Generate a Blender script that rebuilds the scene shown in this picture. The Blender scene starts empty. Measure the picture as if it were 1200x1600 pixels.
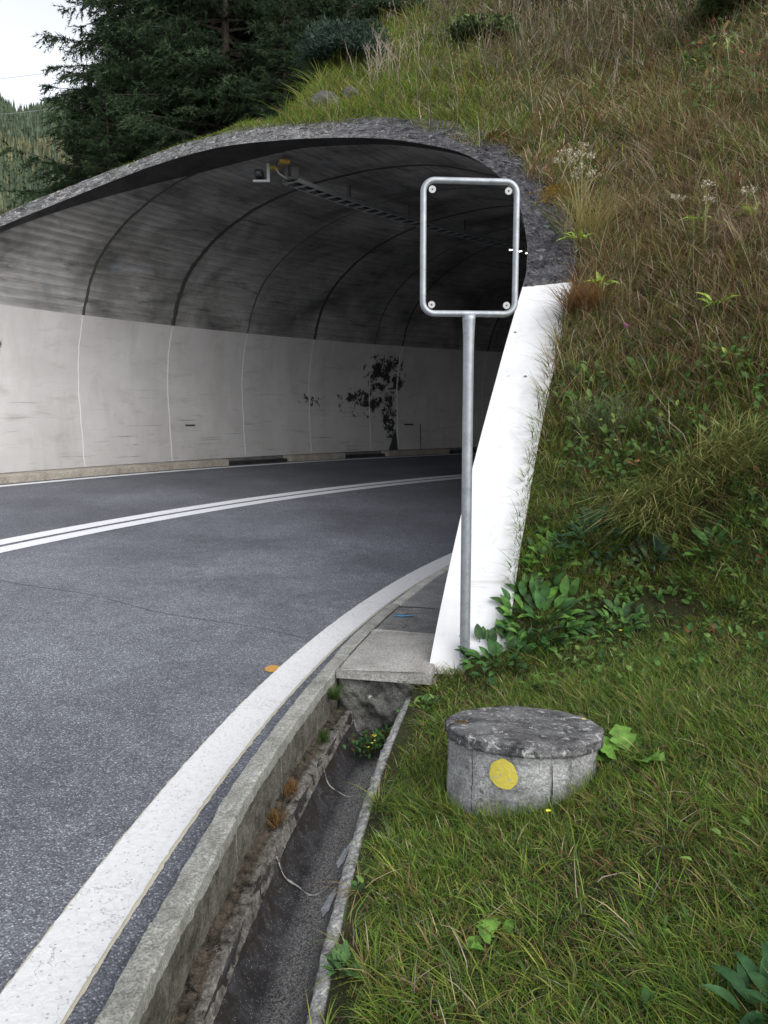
import bpy, math, random
import numpy as np
from mathutils import Vector
random.seed(7)
rng = np.random.default_rng(11)
R = math.radians
SC = bpy.context.scene
COL = SC.collection

# ------------------------------------------------------------------ camera
cam_d = bpy.data.cameras.new('camera')
cam = bpy.data.objects.new('camera', cam_d); COL.objects.link(cam)
cam.location = (0, 0, 1.5)
cam.rotation_euler = (R(90 - 7.212), 0, 0)
cam_d.sensor_fit = 'VERTICAL'
cam_d.sensor_height = 32.0
cam_d.lens = 32.0 * 1230 / 1600
cam_d.clip_start = 0.05
cam_d.clip_end = 8000
SC.camera = cam

# ------------------------------------------------------------------ light
SUN_EL, SUN_AZ = R(36), R(134)
w = bpy.data.worlds.new('World'); SC.world = w; w.use_nodes = True
nt = w.node_tree
bg = nt.nodes['Background']
sky = nt.nodes.new('ShaderNodeTexSky'); sky.sky_type = 'NISHITA'; sky.sun_disc = False
sky.sun_elevation = SUN_EL; sky.sun_rotation = SUN_AZ
sky.air_density = 1.0; sky.dust_density = 4.0; sky.ozone_density = 1.0; sky.altitude = 1400
hs = nt.nodes.new('ShaderNodeHueSaturation'); hs.inputs['Saturation'].default_value = 0.20
nt.links.new(sky.outputs[0], hs.inputs['Color']); nt.links.new(hs.outputs[0], bg.inputs['Color'])
bg.inputs['Strength'].default_value = 0.15
sl = bpy.data.lights.new('sun', 'SUN'); sl.energy = 1.5; sl.angle = R(80); sl.color = (1.0, 0.97, 0.93)
so = bpy.data.objects.new('sun', sl); COL.objects.link(so)
sd = Vector((math.sin(SUN_AZ) * math.cos(SUN_EL), math.cos(SUN_AZ) * math.cos(SUN_EL), math.sin(SUN_EL)))
so.rotation_euler = sd.to_track_quat('Z', 'Y').to_euler(); so.location = (0, -20, 40)
SC.view_settings.view_transform = 'Standard'; SC.view_settings.look = 'None'
SC.view_settings.exposure = 1.0; SC.view_settings.gamma = 1
SC.view_settings.use_curve_mapping = False
SC.cycles.max_bounces = 8; SC.cycles.diffuse_bounces = 4

# ------------------------------------------------------------------ object helpers
def link(name, me, mat=None, parent=None):
    o = bpy.data.objects.new(name, me); COL.objects.link(o)
    if mat is not None:
        for m in (mat if isinstance(mat, (list, tuple)) else [mat]): me.materials.append(m)
    if parent is not None: o.parent = parent
    return o

def tag(o, label=None, cat=None, group=None, kind=None):
    if label: o['label'] = label
    if cat: o['category'] = cat
    if group: o['group'] = group
    if kind: o['kind'] = kind
    return o

def empty(name, loc=(0, 0, 0), rz=0):
    o = bpy.data.objects.new(name, None); COL.objects.link(o)
    o.location = loc; o.rotation_euler = (0, 0, rz); o.empty_display_size = .1
    return o

def npmesh(name, V, F, smooth=False, col=None, uv=None):
    """V (n,3); F (m,k) array with constant k, or list of lists"""
    me = bpy.data.meshes.new(name)
    V = np.asarray(V, dtype=np.float32)
    if isinstance(F, np.ndarray):
        k = F.shape[1]; m = F.shape[0]
        me.vertices.add(len(V)); me.vertices.foreach_set('co', V.ravel())
        me.loops.add(m * k); me.loops.foreach_set('vertex_index', F.astype(np.int32).ravel())
        me.polygons.add(m)
        me.polygons.foreach_set('loop_start', np.arange(0, m * k, k, dtype=np.int32))
        me.polygons.foreach_set('loop_total', np.full(m, k, dtype=np.int32))
        me.update(calc_edges=True)
    else:
        me.from_pydata([tuple(map(float, v)) for v in V], [], [list(map(int, f)) for f in F])
    if smooth: me.polygons.foreach_set('use_smooth', np.ones(len(me.polygons), dtype=bool))
    if col is not None:
        a = me.color_attributes.new('tint', 'FLOAT_COLOR', 'POINT')
        c = np.ones((len(V), 4), dtype=np.float32); c[:, :3] = col
        a.data.foreach_set('color', c.ravel())
    if uv is not None:
        l = me.uv_layers.new(name='UVMap')
        vi = np.empty(len(me.loops), dtype=np.int32); me.loops.foreach_get('vertex_index', vi)
        l.data.foreach_set('uv', np.asarray(uv, dtype=np.float32)[vi].ravel())
    me.validate(); me.update()
    return me

def gridfaces(n, m, close=False):
    i = np.arange(n - 1)[:, None]; j = np.arange(m - 1 if not close else m)[None, :]
    j2 = (j + 1) % m
    return np.stack([i * m + j + 0 * i, i * m + j2, (i + 1) * m + j2, (i + 1) * m + j], -1).reshape(-1, 4)

class MB:
    """collects boxes, tubes and grids into one mesh"""
    def __init__(s): s.V = []; s.F = []
    def add(s, V, F):
        b = len(s.V); s.V += [tuple(v) for v in V]; s.F += [[b + int(i) for i in f] for f in F]
    def grid(s, P):   # P (n,m,3)
        n, m = P.shape[:2]; s.add(P.reshape(-1, 3), gridfaces(n, m))
    def box(s, c, d, rz=0, ax=None):
        x, y, z = d[0] / 2, d[1] / 2, d[2] / 2
        P = np.array([(i, j, k) for i in (-x, x) for j in (-y, y) for k in (-z, z)])
        if ax is not None: P = P @ np.array(ax)
        elif rz:
            cc, ss = math.cos(rz), math.sin(rz); P = P @ np.array([[cc, ss, 0], [-ss, cc, 0], [0, 0, 1]])
        s.add(P + np.array(c), [(0, 1, 3, 2), (4, 6, 7, 5), (0, 4, 5, 1), (2, 3, 7, 6), (0, 2, 6, 4), (1, 5, 7, 3)])
    def tube(s, pts, rad, n=10, caps=True, closed=False):
        pts = [np.array(p, float) for p in pts]; N = len(pts)
        rads = rad if isinstance(rad, (list, tuple, np.ndarray)) else [rad] * N
        rings = []; up = None
        for i, p in enumerate(pts):
            if closed: t = pts[(i + 1) % N] - pts[(i - 1) % N]
            else: t = pts[min(i + 1, N - 1)] - pts[max(i - 1, 0)]
            t = t / (np.linalg.norm(t) + 1e-9)
            if up is None: up = np.cross(t, [0.31, 0.2, 0.93]) if abs(t[2]) < .9 else np.cross(t, [1, 0, 0.1])
            up = up - t * up.dot(t); up /= np.linalg.norm(up); b = np.cross(t, up)
            rings.append([p + rads[i] * (math.cos(a) * up + math.sin(a) * b) for a in np.linspace(0, 2 * math.pi, n, endpoint=False)])
        V = [v for r_ in rings for v in r_]; F = []
        for i in range(N if closed else N - 1):
            i2 = (i + 1) % N
            for j in range(n):
                j2 = (j + 1) % n; F.append((i * n + j, i * n + j2, i2 * n + j2, i2 * n + j))
        if caps and not closed: F.append(tuple(range(n))[::-1]); F.append(tuple((N - 1) * n + j for j in range(n)))
        s.add(V, F)
    def build(s, name, mat, parent=None, smooth=False, bevel=0):
        me = npmesh(name, s.V, s.F, smooth=smooth)
        o = link(name, me, mat, parent)
        if bevel:
            b = o.modifiers.new('bevel', 'BEVEL'); b.width = bevel; b.segments = 2; b.limit_method = 'ANGLE'
        return o

# ------------------------------------------------------------------ materials
def M(name, rough=.85, spec=.3):
    m = bpy.data.materials.new(name); m.use_nodes = True
    b = m.node_tree.nodes['Principled BSDF']
    b.inputs['Roughness'].default_value = rough; b.inputs['Specular IOR Level'].default_value = spec
    return m, m.node_tree, b
def nd(t, typ, **kw):
    n = t.nodes.new(typ)
    for k, v in kw.items():
        if k in n.inputs: n.inputs[k].default_value = v
        else: setattr(n, k, v)
    return n
def coords(t, scale=(1, 1, 1), kind='Object', rot=(0, 0, 0)):
    tc = t.nodes.new('ShaderNodeTexCoord'); mp = t.nodes.new('ShaderNodeMapping')
    t.links.new(tc.outputs[kind], mp.inputs[0]); mp.inputs['Scale'].default_value = scale; mp.inputs['Rotation'].default_value = rot
    return mp.outputs[0]
def noise(t, vec, scale, detail=6, rough=.6, dist=0):
    n = nd(t, 'ShaderNodeTexNoise'); n.inputs['Scale'].default_value = scale; n.inputs['Detail'].default_value = detail
    n.inputs['Roughness'].default_value = rough; n.inputs['Distortion'].default_value = dist
    if vec is not None: t.links.new(vec, n.inputs['Vector'])
    return n.outputs['Fac']
def ramp(t, fac, stops, interp='LINEAR'):
    r = t.nodes.new('ShaderNodeValToRGB'); e = r.color_ramp.elements; r.color_ramp.interpolation = interp
    while len(e) < len(stops): e.new(0.5)
    for i, (p, c) in enumerate(stops):
        e[i].position = p; e[i].color = (c, c, c, 1) if not hasattr(c, '__len__') else (*c, 1)
    t.links.new(fac, r.inputs[0]); return r.outputs[0]
def mix(t, a, b, fac, mode='MIX'):
    n = t.nodes.new('ShaderNodeMix'); n.data_type = 'RGBA'; n.blend_type = mode
    for s, v in (('A', a), ('B', b)):
        i = [x for x in n.inputs if x.name == s and x.type == 'RGBA'][0]
        if hasattr(v, 'links'): t.links.new(v, i)
        else: i.default_value = (*v, 1)
    f = n.inputs['Factor']
    if hasattr(fac, 'links'): t.links.new(fac, f)
    else: f.default_value = fac
    return [x for x in n.outputs if x.type == 'RGBA'][0]
def math_(t, op, a, b=None):
    n = t.nodes.new('ShaderNodeMath'); n.operation = op
    for i, v in enumerate((a, b)):
        if v is None: continue
        if hasattr(v, 'links'): t.links.new(v, n.inputs[i])
        else: n.inputs[i].default_value = v
    return n.outputs[0]
def bump(t, b, h, strength=.5, dist=.01):
    n = t.nodes.new('ShaderNodeBump'); n.inputs['Strength'].default_value = strength; n.inputs['Distance'].default_value = dist
    t.links.new(h, n.inputs['Height']); t.links.new(n.outputs[0], b.inputs['Normal'])

def mat_concrete(name, dark, light, scale=6, bscale=60, spots=None, rough=.9, bstr=.6, bd=.006, lo=.35, hi=.65, grain=.5, gsc=170):
    m, t, b = M(name, rough); v = coords(t)
    n1 = noise(t, v, scale, 10, .7, .4); c = ramp(t, n1, [(lo, dark), (hi, light)])
    n2 = noise(t, v, bscale, 5, .7)
    c = mix(t, c, (0.5, 0.5, 0.5), .35, 'OVERLAY') if False else mix(t, c, ramp(t, n2, [(.3, .35), (.7, 1.0)]), .55, 'MULTIPLY')
    vg = nd(t, 'ShaderNodeTexVoronoi'); vg.inputs['Scale'].default_value = gsc; t.links.new(v, vg.inputs['Vector'])
    sg_ = nd(t, 'ShaderNodeSeparateColor'); t.links.new(vg.outputs['Color'], sg_.inputs[0])
    c = mix(t, c, ramp(t, sg_.outputs[0], [(.0, .35), (.5, .95), (1, 1.7)]), grain, 'MULTIPLY')
    if spots:
        n3 = noise(t, v, spots[0], 8, .75, .6); c = mix(t, c, spots[2], ramp(t, n3, [(spots[1], 0), (spots[1] + .05, 1)]))
    t.links.new(c, b.inputs['Base Color'])
    bump(t, b, math_(t, 'ADD', n2, math_(t, 'MULTIPLY', n1, 2.0)), bstr, bd)
    return m

def mat_plain(name, col, rough=.6, metal=0, emit=0):
    m, t, b = M(name, rough); b.inputs['Base Color'].default_value = (*col, 1); b.inputs['Metallic'].default_value = metal
    if emit: b.inputs['Emission Color'].default_value = (*col, 1); b.inputs['Emission Strength'].default_value = emit
    return m

# asphalt: pale and dark stones in a grey binder, worn wheel tracks
def mat_asphalt():
    m, t, b = M('asphalt', .75, .35); v = coords(t)
    vo = nd(t, 'ShaderNodeTexVoronoi'); vo.inputs['Scale'].default_value = 165; t.links.new(v, vo.inputs['Vector'])
    sep = nd(t, 'ShaderNodeSeparateColor'); t.links.new(vo.outputs['Color'], sep.inputs[0])
    grain = ramp(t, sep.outputs[0], [(.0, (.096, .103, .122)), (.5, (.162, .174, .203)), (.84, (.23, .245, .282)), (1, (.46, .485, .53))])
    gap = ramp(t, vo.outputs['Distance'], [(.25, 1), (.65, .5)])
    c = mix(t, grain, gap, .8, 'MULTIPLY')
    n = noise(t, v, .55, 5, .6, .3); c = mix(t, c, ramp(t, n, [(.35, .72), (.65, 1.18)]), 1, 'MULTIPLY')
    n2 = noise(t, v, 7, 5, .65); c = mix(t, c, ramp(t, n2, [(.35, .86), (.65, 1.12)]), 1, 'MULTIPLY')
    # tyre tracks and a dirty band beside the far kerb, in radial distance from the bend's centre
    cv = nd(t, 'ShaderNodeVectorMath', operation='DISTANCE'); t.links.new(v, cv.inputs[0]); cv.inputs[1].default_value = (CX, CY, 0.2)
    mr = nd(t, 'ShaderNodeMapRange'); t.links.new(cv.outputs['Value'], mr.inputs[0]); mr.inputs[1].default_value = 16.5; mr.inputs[2].default_value = 24.5
    band = ramp(t, mr.outputs[0], [(.05, 1.0), (.14, .95), (.22, 1.05), (.36, .98), (.46, 1.05), (.60, .82), (.70, .96), (.80, .78), (.90, .85), (.97, .62)])
    c = mix(t, c, band, 1, 'MULTIPLY')
    t.links.new(c, b.inputs['Base Color'])
    bump(t, b, math_(t, 'SUBTRACT', 1.0, vo.outputs['Distance']), .7, .004)
    t.links.new(ramp(t, n2, [(.3, .62), (.7, .85)]), b.inputs['Roughness'])
    return m

def mat_paint(name, col=(.62, .63, .645), worn=(.45, .44, .40), crack=True):
    m, t, b = M(name, .55, .4); v = coords(t)
    n = noise(t, v, 45, 6, .7, .5); n0 = noise(t, v, 3.0, 6, .6, .3)
    c = mix(t, col, tuple(x * .80 for x in col), ramp(t, n, [(.45, 0), (.75, 1)]))
    c = mix(t, c, worn, ramp(t, n0, [(.60, 0), (.85, .45)]))
    h = n
    if crack:
        vo = nd(t, 'ShaderNodeTexVoronoi', feature='DISTANCE_TO_EDGE'); vo.inputs['Scale'].default_value = 2.2
        nv = nd(t, 'ShaderNodeTexNoise'); nv.inputs['Scale'].default_value = 6; nv.inputs['Detail'].default_value = 8; t.links.new(v, nv.inputs['Vector'])
        ad = nd(t, 'ShaderNodeMix'); ad.data_type = 'VECTOR'; ad.inputs['Factor'].default_value = .12
        t.links.new(v, [i for i in ad.inputs if i.type == 'VECTOR'][0]); t.links.new(nv.outputs['Color'], [i for i in ad.inputs if i.type == 'VECTOR'][1])
        t.links.new([o for o in ad.outputs if o.type == 'VECTOR'][0], vo.inputs['Vector'])
        ck = ramp(t, vo.outputs['Distance'], [(.0, 1), (.006, 0)])
        ck = mix(t, (0, 0, 0), ck, ramp(t, noise(t, v, 1.3, 2), [(.48, 0), (.55, 1)]))
        c = mix(t, c, (.20, .20, .20), ck)
    pits = nd(t, 'ShaderNodeTexVoronoi'); pits.inputs['Scale'].default_value = 75; t.links.new(v, pits.inputs['Vector'])
    sp = nd(t, 'ShaderNodeSeparateColor'); t.links.new(pits.outputs['Color'], sp.inputs[0])
    pm = math_(t, 'MULTIPLY', ramp(t, pits.outputs['Distance'], [(.22, 1), (.35, 0)]), ramp(t, sp.outputs[1], [(.80, 0), (.84, 1)]))
    c = mix(t, c, (.34, .35, .38), pm)
    t.links.new(c, b.inputs['Base Color']); bump(t, b, h, .6, .006)
    return m

def mat_tint(name, trans=.3, rough=.7, var=.25, scale=18):
    """vegetation: per-vertex natural leaf colour with small-scale mottling"""
    m, t, b = M(name, rough, .25)
    a = nd(t, 'ShaderNodeAttribute', attribute_name='tint')
    n = noise(t, coords(t), scale, 3)
    c = mix(t, a.outputs['Color'], ramp(t, n, [(.3, 1 - var), (.7, 1 + var)]), 1, 'MULTIPLY')
    t.links.new(c, b.inputs['Base Color'])
    tr = nd(t, 'ShaderNodeBsdfTranslucent'); t.links.new(c, tr.inputs[0])
    mx = nd(t, 'ShaderNodeMixShader'); mx.inputs[0].default_value = trans
    t.links.new(b.outputs[0], mx.inputs[1]); t.links.new(tr.outputs[0], mx.inputs[2])
    t.links.new(mx.outputs[0], t.nodes['Material Output'].inputs[0])
    return m

# ------------------------------------------------------------------ plan of the bend
CX, CY = 16.009, .778           # centre of the road's curve
R1, BANK = 16.94, .059          # right edge line and crossfall
PH0 = R(12.55)                  # angle of the portal foot
KP = 1.27                       # lean of the portal face
TX, TY = math.sin(PH0), math.cos(PH0)
P0X, P0Y = CX - 16.15 * math.cos(PH0), CY + 16.15 * math.sin(PH0)
def pol(r, ph, z=0): return np.stack(np.broadcast_arrays(CX - r * np.cos(ph), CY + r * np.sin(ph), z), -1)
def road_z(r): return BANK * (np.asarray(r, float) - R1)

# inner profile of the vault, left foot to right foot (radius, height)
PC = [(24.90, -.3), (24.90, .40), (24.94, 1.2), (24.97, 2.0), (24.91, 2.6), (24.76, 3.14), (24.50, 3.75), (24.10, 4.20), (23.4, 4.63), (22.5, 4.95),
      (21.46, 5.13), (20.6, 5.17), (19.78, 5.15), (18.88, 5.03), (17.95, 4.74), (17.45, 4.49), (16.97, 4.12), (16.58, 3.67), (16.33, 3.23),
      (16.21, 2.92), (16.15, 2.63), (16.10, 1.7), (16.11, .8), (16.14, .05), (16.15, -.4)]
SUB = 12
def catmull(P, sub):
    P = np.array(P); out = []
    Q = np.vstack([2 * P[0] - P[1], P, 2 * P[-1] - P[-2]])
    for i in range(1, len(Q) - 2):
        for s in range(sub):
            t = s / sub; p0, p1, p2, p3 = Q[i - 1], Q[i], Q[i + 1], Q[i + 2]
            out.append(.5 * ((2 * p1) + (-p0 + p2) * t + (2 * p0 - 5 * p1 + 4 * p2 - p3) * t * t + (-p0 + 3 * p1 - 3 * p2 + p3) * t ** 3))
    out.append(P[-1]); return np.array(out)
PROF = catmull(PC, SUB)
tg = np.gradient(PROF, axis=0); tg /= np.linalg.norm(tg, axis=1)[:, None]
PN = np.stack([-tg[:, 1], tg[:, 0]], 1)
if PN[5, 0] < 0: PN = -PN                     # outward (left foot points to larger radius)
IL, IR = 5 * SUB, 20 * SUB                    # where the white paint ends
def sstep(x): x = np.clip(x, 0, 1); return x * x * (3 - 2 * x)
def dshift(r): return .9 * sstep((np.asarray(r) - 20.6) / 3.9)
def phi_face(r, z, extra=0):
    u = KP * (z - .1) + dshift(r) + extra
    return PH0 + np.arcsin(np.clip(u / r, -1, 1))
OUTER = PROF + PN * .42
_o = OUTER[(OUTER[:, 1] > 3.0)]; _o = _o[np.argsort(_o[:, 0])]
def ext_z(r): return np.interp(r, _o[:, 0], _o[:, 1], left=3.0, right=3.0)

def wob(x, y, s=1.0, seed=0):
    v = 0
    for k, (a, b_, f, am) in enumerate([(1, .3, 1.0, 1), (-.4, 1, 1.3, .8), (.8, -.9, 2.1, .5), (.3, 1.1, 3.3, .35), (-1, .6, 5.1, .25), (.7, .7, 8.3, .15)]):
        v = v + am * np.sin((a * x + b_ * y) * f * s + seed * 1.7 + k * 2.1)
    return v / 2.2

def terr(X, Y):
    X = np.asarray(X, float); Y = np.asarray(Y, float)
    r = np.hypot(X - CX, Y - CY)
    u = (X - P0X) * TX + (Y - P0Y) * TY
    v = (X - P0X) * TY - (Y - P0Y) * TX
    wr = 16.19 - r
    lawn = -.03 + .05 * np.clip(wr, 0, .2) + .27 * np.clip(wr - .15, 0, 40) * (1 - .45 * sstep((u + 6.) / -14))
    lawn = np.minimum(lawn, 6)
    sl = .1 + (u - dshift(r)) / KP - .03 + .42 * np.clip(v - 1.3, 0, 30)
    k = .09
    d = (sl - lawn) / k
    near = np.exp(-np.clip(wr - .3, 0, 5) ** 2 * 1.5)
    sm = lawn + k * np.logaddexp(0, d)
    z = np.where(r < 25.3, sm, -99)
    # roof over the vault
    capr = np.where(r > 21.5, ext_z(r), ext_z(21.5))
    capr = np.where(r < 21.5, 5.56, capr) + .10 + .05 * np.clip(u - 7, 0, 12)
    capr = capr + 2.4 * np.clip(X + 1.5, 0, 7.0) + .9 * np.clip(X - 6.8, 0, 30)
    HV = 4.30 + 1.05 * sstep((u - 8) / 4)
    hold = sstep((u - 5.5) / 2.5)
    capl = (ext_z(25.0) + .2 - .75 * (r - 25.0)) * (1 - hold) + (HV - .10 * np.clip(r - 27, 0, 60) - 1.9 * np.clip(-5.2 - X, 0, 4)) * hold
    capr = capr + hold * sstep((r - 23.8) / 1.4) * (HV - capr)
    # left bank outside the vault
    out_l = np.where(u > 2.0 + 0 * r, np.maximum(np.minimum(sl, capl), .35 - .35 * (r - 25.3)), .40 - .35 * np.clip(r - 25.3, 0, 30))
    z = np.where(r < 25.3, np.minimum(z, capr), out_l)
    z = np.maximum(z, -7.5)
    amp = np.clip(wr - .3, 0, 1) * .02 + np.clip(u - 1.5, 0, 6) * .010
    return z + amp * wob(X, Y, 1.7, 3)

# end of plan
# ------------------------------------------------------------------ setting
A = mat_asphalt()
def arc_grid(r0, r1, a0, a1, nr, na, zf):
    rr = np.linspace(r0, r1, nr)[None, :]; aa = np.radians(np.linspace(a0, a1, na))[:, None]
    return pol(rr + 0 * aa, aa + 0 * rr, zf(rr, aa) if callable(zf) else zf)
g = arc_grid(16.70, 24.36, -75, 128, 30, 420, lambda r, a: road_z(r) + 0 * a)
link('road', npmesh('road', g.reshape(-1, 3), gridfaces(*g.shape[:2]), True), A)
tag(bpy.data.objects['road'], kind='structure')

def line(name, r0, r1, a0, a1, dz, mat, jag=.0):
    n = int((a1 - a0) * 12); aa = np.radians(np.linspace(a0, a1, n)); ra = np.arange(n)
    e0 = r0 + jag * rng.normal(size=n) + jag * .6 * np.sin(ra * .13); e1 = r1 + jag * rng.normal(size=n)
    rr = e0[:, None] + (e1 - e0)[:, None] * np.linspace(0, 1, 5)[None, :]
    P = pol(rr, aa[:, None] + 0 * rr, road_z(rr) + dz)
    o = link(name, npmesh(name, P.reshape(-1, 3), gridfaces(n, 5), True), mat); tag(o, kind='structure'); return o
PW = mat_paint('line_paint'); PWo = mat_paint('old_line_paint', (.50, .47, .38), (.2, .2, .2), False)
PW2 = mat_paint('centre_line_paint', (.74, .76, .80), (.4, .4, .42), False)
line('road_marking_old_edge', 16.829, 17.037, -75, 100, .003, PWo, .0015)
line('road_marking_edge', 16.84, 17.03, -75, 110, .007, PW, .0014)
line('road_marking_centre', 20.55, 20.745, -75, 110, .004, PW2, .001)
line('road_marking_centre', 20.815, 21.01, -75, 110, .004, PW2, .001)
line('road_marking_far_edge', 24.07, 24.20, -75, 110, .004, PW2, .002)
# thin transverse joint in the surfacing
P = []
for s in np.linspace(0, 1, 60):
    r_ = 17.06 + s * 3.4; P.append((r_, R(14.6) + R(1.6) * s * (1) + R(.12) * math.sin(s * 14)))
P = np.array(P); n_ = len(P)
jj = np.stack([pol(P[:, 0], P[:, 1] - .00022, road_z(P[:, 0]) + .0025), pol(P[:, 0], P[:, 1] + .00022, road_z(P[:, 0]) + .0025)], 1)
tag(link('road_surface_joint', npmesh('road_surface_joint', jj.reshape(-1, 3), gridfaces(n_, 2)), mat_plain('tar', (.10, .104, .115), .8)), kind='structure')
# orange survey dot on the road
def blob(n, rx, ry, jag=.08, seed=0):
    a = np.linspace(0, 2 * math.pi, n, endpoint=False)
    k = 1 + jag * (np.sin(a * 2 + seed) * .5 + np.sin(a * 3 + 1 + seed) * .4 + np.sin(a * 7 + seed) * .25)
    return np.stack([rx * k * np.cos(a), ry * k * np.sin(a)], 1)
bl = blob(40, .047, .062, .10, 1); c0 = (-.65, 4.46)
V = [(c0[0], c0[1], 0)] + [(c0[0] + p[0], c0[1] + p[1], 0) for p in bl]
V = [(x, y, float(road_z(math.hypot(x - CX, y - CY))) + .004) for x, y, _ in V]
ORG = mat_paint('orange_paint', (.46, .25, .06), (.3, .2, .08), False)
tag(link('survey_mark', npmesh('survey_mark', V, [(0, 1 + i, 1 + (i + 1) % 40) for i in range(40)]), ORG), 'small orange painted dot on the asphalt beside the white edge line', 'paint mark')

# ------------------------------------------------------------------ kerb stones along the near edge
GRAN = mat_concrete('kerb_granite', (.20, .20, .18), (.36, .365, .34), 5, 140, (14, .66, (.12, .12, .10)), .85, .7, .005)
GRANS = mat_concrete('kerb_granite_mossy', (.055, .052, .040), (.21, .20, .165), 9, 60, (11, .57, (.035, .032, .022)), .95, 1.0, .018)
PALE = mat_concrete('kerb_pale', (.36, .35, .32), (.62, .61, .57), 5, 90, None, .85, .5, .004)
def kerb_stone(a0, a1, r0, r1, zt, zb, mat, side=None, amp=.006, seed=0, taper=.0):
    """one stone: closed ring section swept along the bend, chipped at the edges"""
    n = max(8, int((a1 - a0) * 14)); L = []
    sec = [(r1, zb)] + [(r1, zb + (zt - zb) * s) for s in (.3, .55, .8, .94)] + [(r1 - .008, zt)] + [(r1 + (r0 - r1) * s, zt) for s in (.3, .5, .7, .9)]
    sec += [(r0 - .003, zt - .006)] + [(r0 - taper * s, zt + (zb - zt) * s) for s in (.15, .3, .45, .6, .8, 1.0)]
    sec = np.array(sec); m = len(sec)
    rs = np.random.default_rng(seed)
    P = np.zeros((n, m, 3)); aa = np.radians(np.linspace(a0, a1, n)); ph1, ph2, ph3 = rs.uniform(0, 6, 3)
    off = rs.normal(0, .002); offz = rs.normal(0, .0035)
    for i in range(n):
        x = i / (n - 1) * (a1 - a0) * .29 * 14
        jr = amp * (np.sin(x * .7 + ph1 + sec[:, 1] * 14) * .35 + np.sin(x * 3.1 + ph2 + sec[:, 1] * 33) * .22 + np.sin(x * 9.1 + ph3 + sec[:, 1] * 50) * .15) + rs.normal(0, amp * .28, m)
        jr *= np.where(sec[:, 0] < r0 + .02, 1, .35)
        jz = (amp * .25 * np.sin(x * 2.5 + ph3 + sec[:, 0] * 40) + rs.normal(0, amp * .18, m)) * (sec[:, 1] > zb + .01)
        e = 1 - .0 * (i in (0, n - 1))
        P[i] = pol(sec[:, 0] + off + jr, np.full(m, aa[i]), sec[:, 1] + jz + offz)
    V = P.reshape(-1, 3); F = gridfaces(n, m, True).tolist() + [list(range(m)), [(n - 1) * m + j for j in range(m)][::-1]]
    me = npmesh('kerb_stone', V, F, False)
    return me, m, n
# joints between the stones, in degrees round the bend
KJ = [-13.6, -9.4, -5.3, -1.6, 1.15, 4.32, 6.40, 8.50, 10.62, 12.9, 15.1, 17.2, 19.4, 21.7]
klabels = ['granite kerbstone behind the camera position, outside the frame',
 'second kerbstone outside the frame', 'third kerbstone outside the frame',
 'grey granite kerbstone cut off by the bottom edge of the picture',
 'long chipped granite kerbstone, nearest complete one, beside the widest part of the gutter',
 'rough granite kerbstone, second complete one back from the bottom edge',
 'granite kerbstone, third complete one back, opposite the pale smears in the gutter',
 'granite kerbstone, fourth complete one back, with brown moss tufts at its foot',
 'granite kerbstone, fifth complete one back, just before the walkway slab begins',
 'low grey kerbstone beside the pale front walkway slab',
 'low grey kerbstone beside the walkway slab with the blue mark',
 'low dark kerbstone between the blue mark and the pale kerb', 'pale kerbstone at the tunnel mouth, end nearer the camera', 'pale kerbstone at the tunnel mouth, end deeper inside the tunnel']
for i in range(len(KJ) - 1):
    a0, a1 = KJ[i] + .006, KJ[i + 1] - .006
    front = a0 < 10.7
    me, m_, n_ = kerb_stone(a0, a1, 16.636, 16.718, .088, -.32 if front else -.05, None, amp=.0058 if front else .003, seed=i + 3)
    o = link('kerb_stone', me, [GRAN if i < 11 else PALE, GRANS])
    for k in range((n_ - 1) * m_):
        j = k % m_
        if j >= 11: me.polygons[k].material_index = 1
    tag(o, klabels[i], 'kerbstone', 'kerbstones along the inside of the bend')
me, m_, n_ = kerb_stone(21.8, 110, 16.630, 16.718, .088, -.05, None, amp=.002, seed=40)
tag(link('kerb_inside_tunnel', me, PALE), kind='structure')

# mortar ledge between kerb and gutter
LEDGE = mat_concrete('ledge_concrete', (.050, .047, .040), (.42, .40, .36), 16, 70, (9, .565, (.022, .020, .016)), .95, 1.0, .02, .36, .66)
aa = np.linspace(-30, 12.1, 520); rr = np.linspace(16.534, 16.69, 26)
Z = -.150 + .009 * wob(aa[:, None] * .29 * 9, rr[None, :] * 30, 1.3, 2) + rng.normal(0, .0025, (520, 26))
Z -= sstep((16.551 - rr[None, :] + .004 * wob(aa[:, None] * 3, 0 * rr[None, :], 1.2, 5)) / .012) * .05
Z += .02 * sstep((rr[None, :] - 16.60) / .05)
P = pol(rr[None, :] + 0 * aa[:, None], np.radians(aa)[:, None] + 0 * rr[None, :], Z)
t = LEDGE.node_tree; b = t.nodes['Principled BSDF']; old = b.inputs['Base Color'].links[0].from_socket
cv = nd(t, 'ShaderNodeVectorMath', operation='DISTANCE'); v = coords(t); t.links.new(v, cv.inputs[0]); cv.inputs[1].default_value = (CX, CY, -.15)
rm = nd(t, 'ShaderNodeMapRange'); t.links.new(math_(t, 'ADD', cv.outputs['Value'], math_(t, 'MULTIPLY', noise(t, v, 14, 6, .7), .05)), rm.inputs[0]); rm.inputs[1].default_value = 16.585; rm.inputs[2].default_value = 16.64
t.links.new(mix(t, old, mix(t, old, (.42, .36, .30), 1, 'MULTIPLY'), ramp(t, rm.outputs[0], [(.25, 0), (.7, 1)])), b.inputs['Base Color'])
tag(link('gutter_ledge', npmesh('gutter_ledge', P.reshape(-1, 3), gridfaces(520, 26), True), LEDGE), kind='structure')

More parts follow.
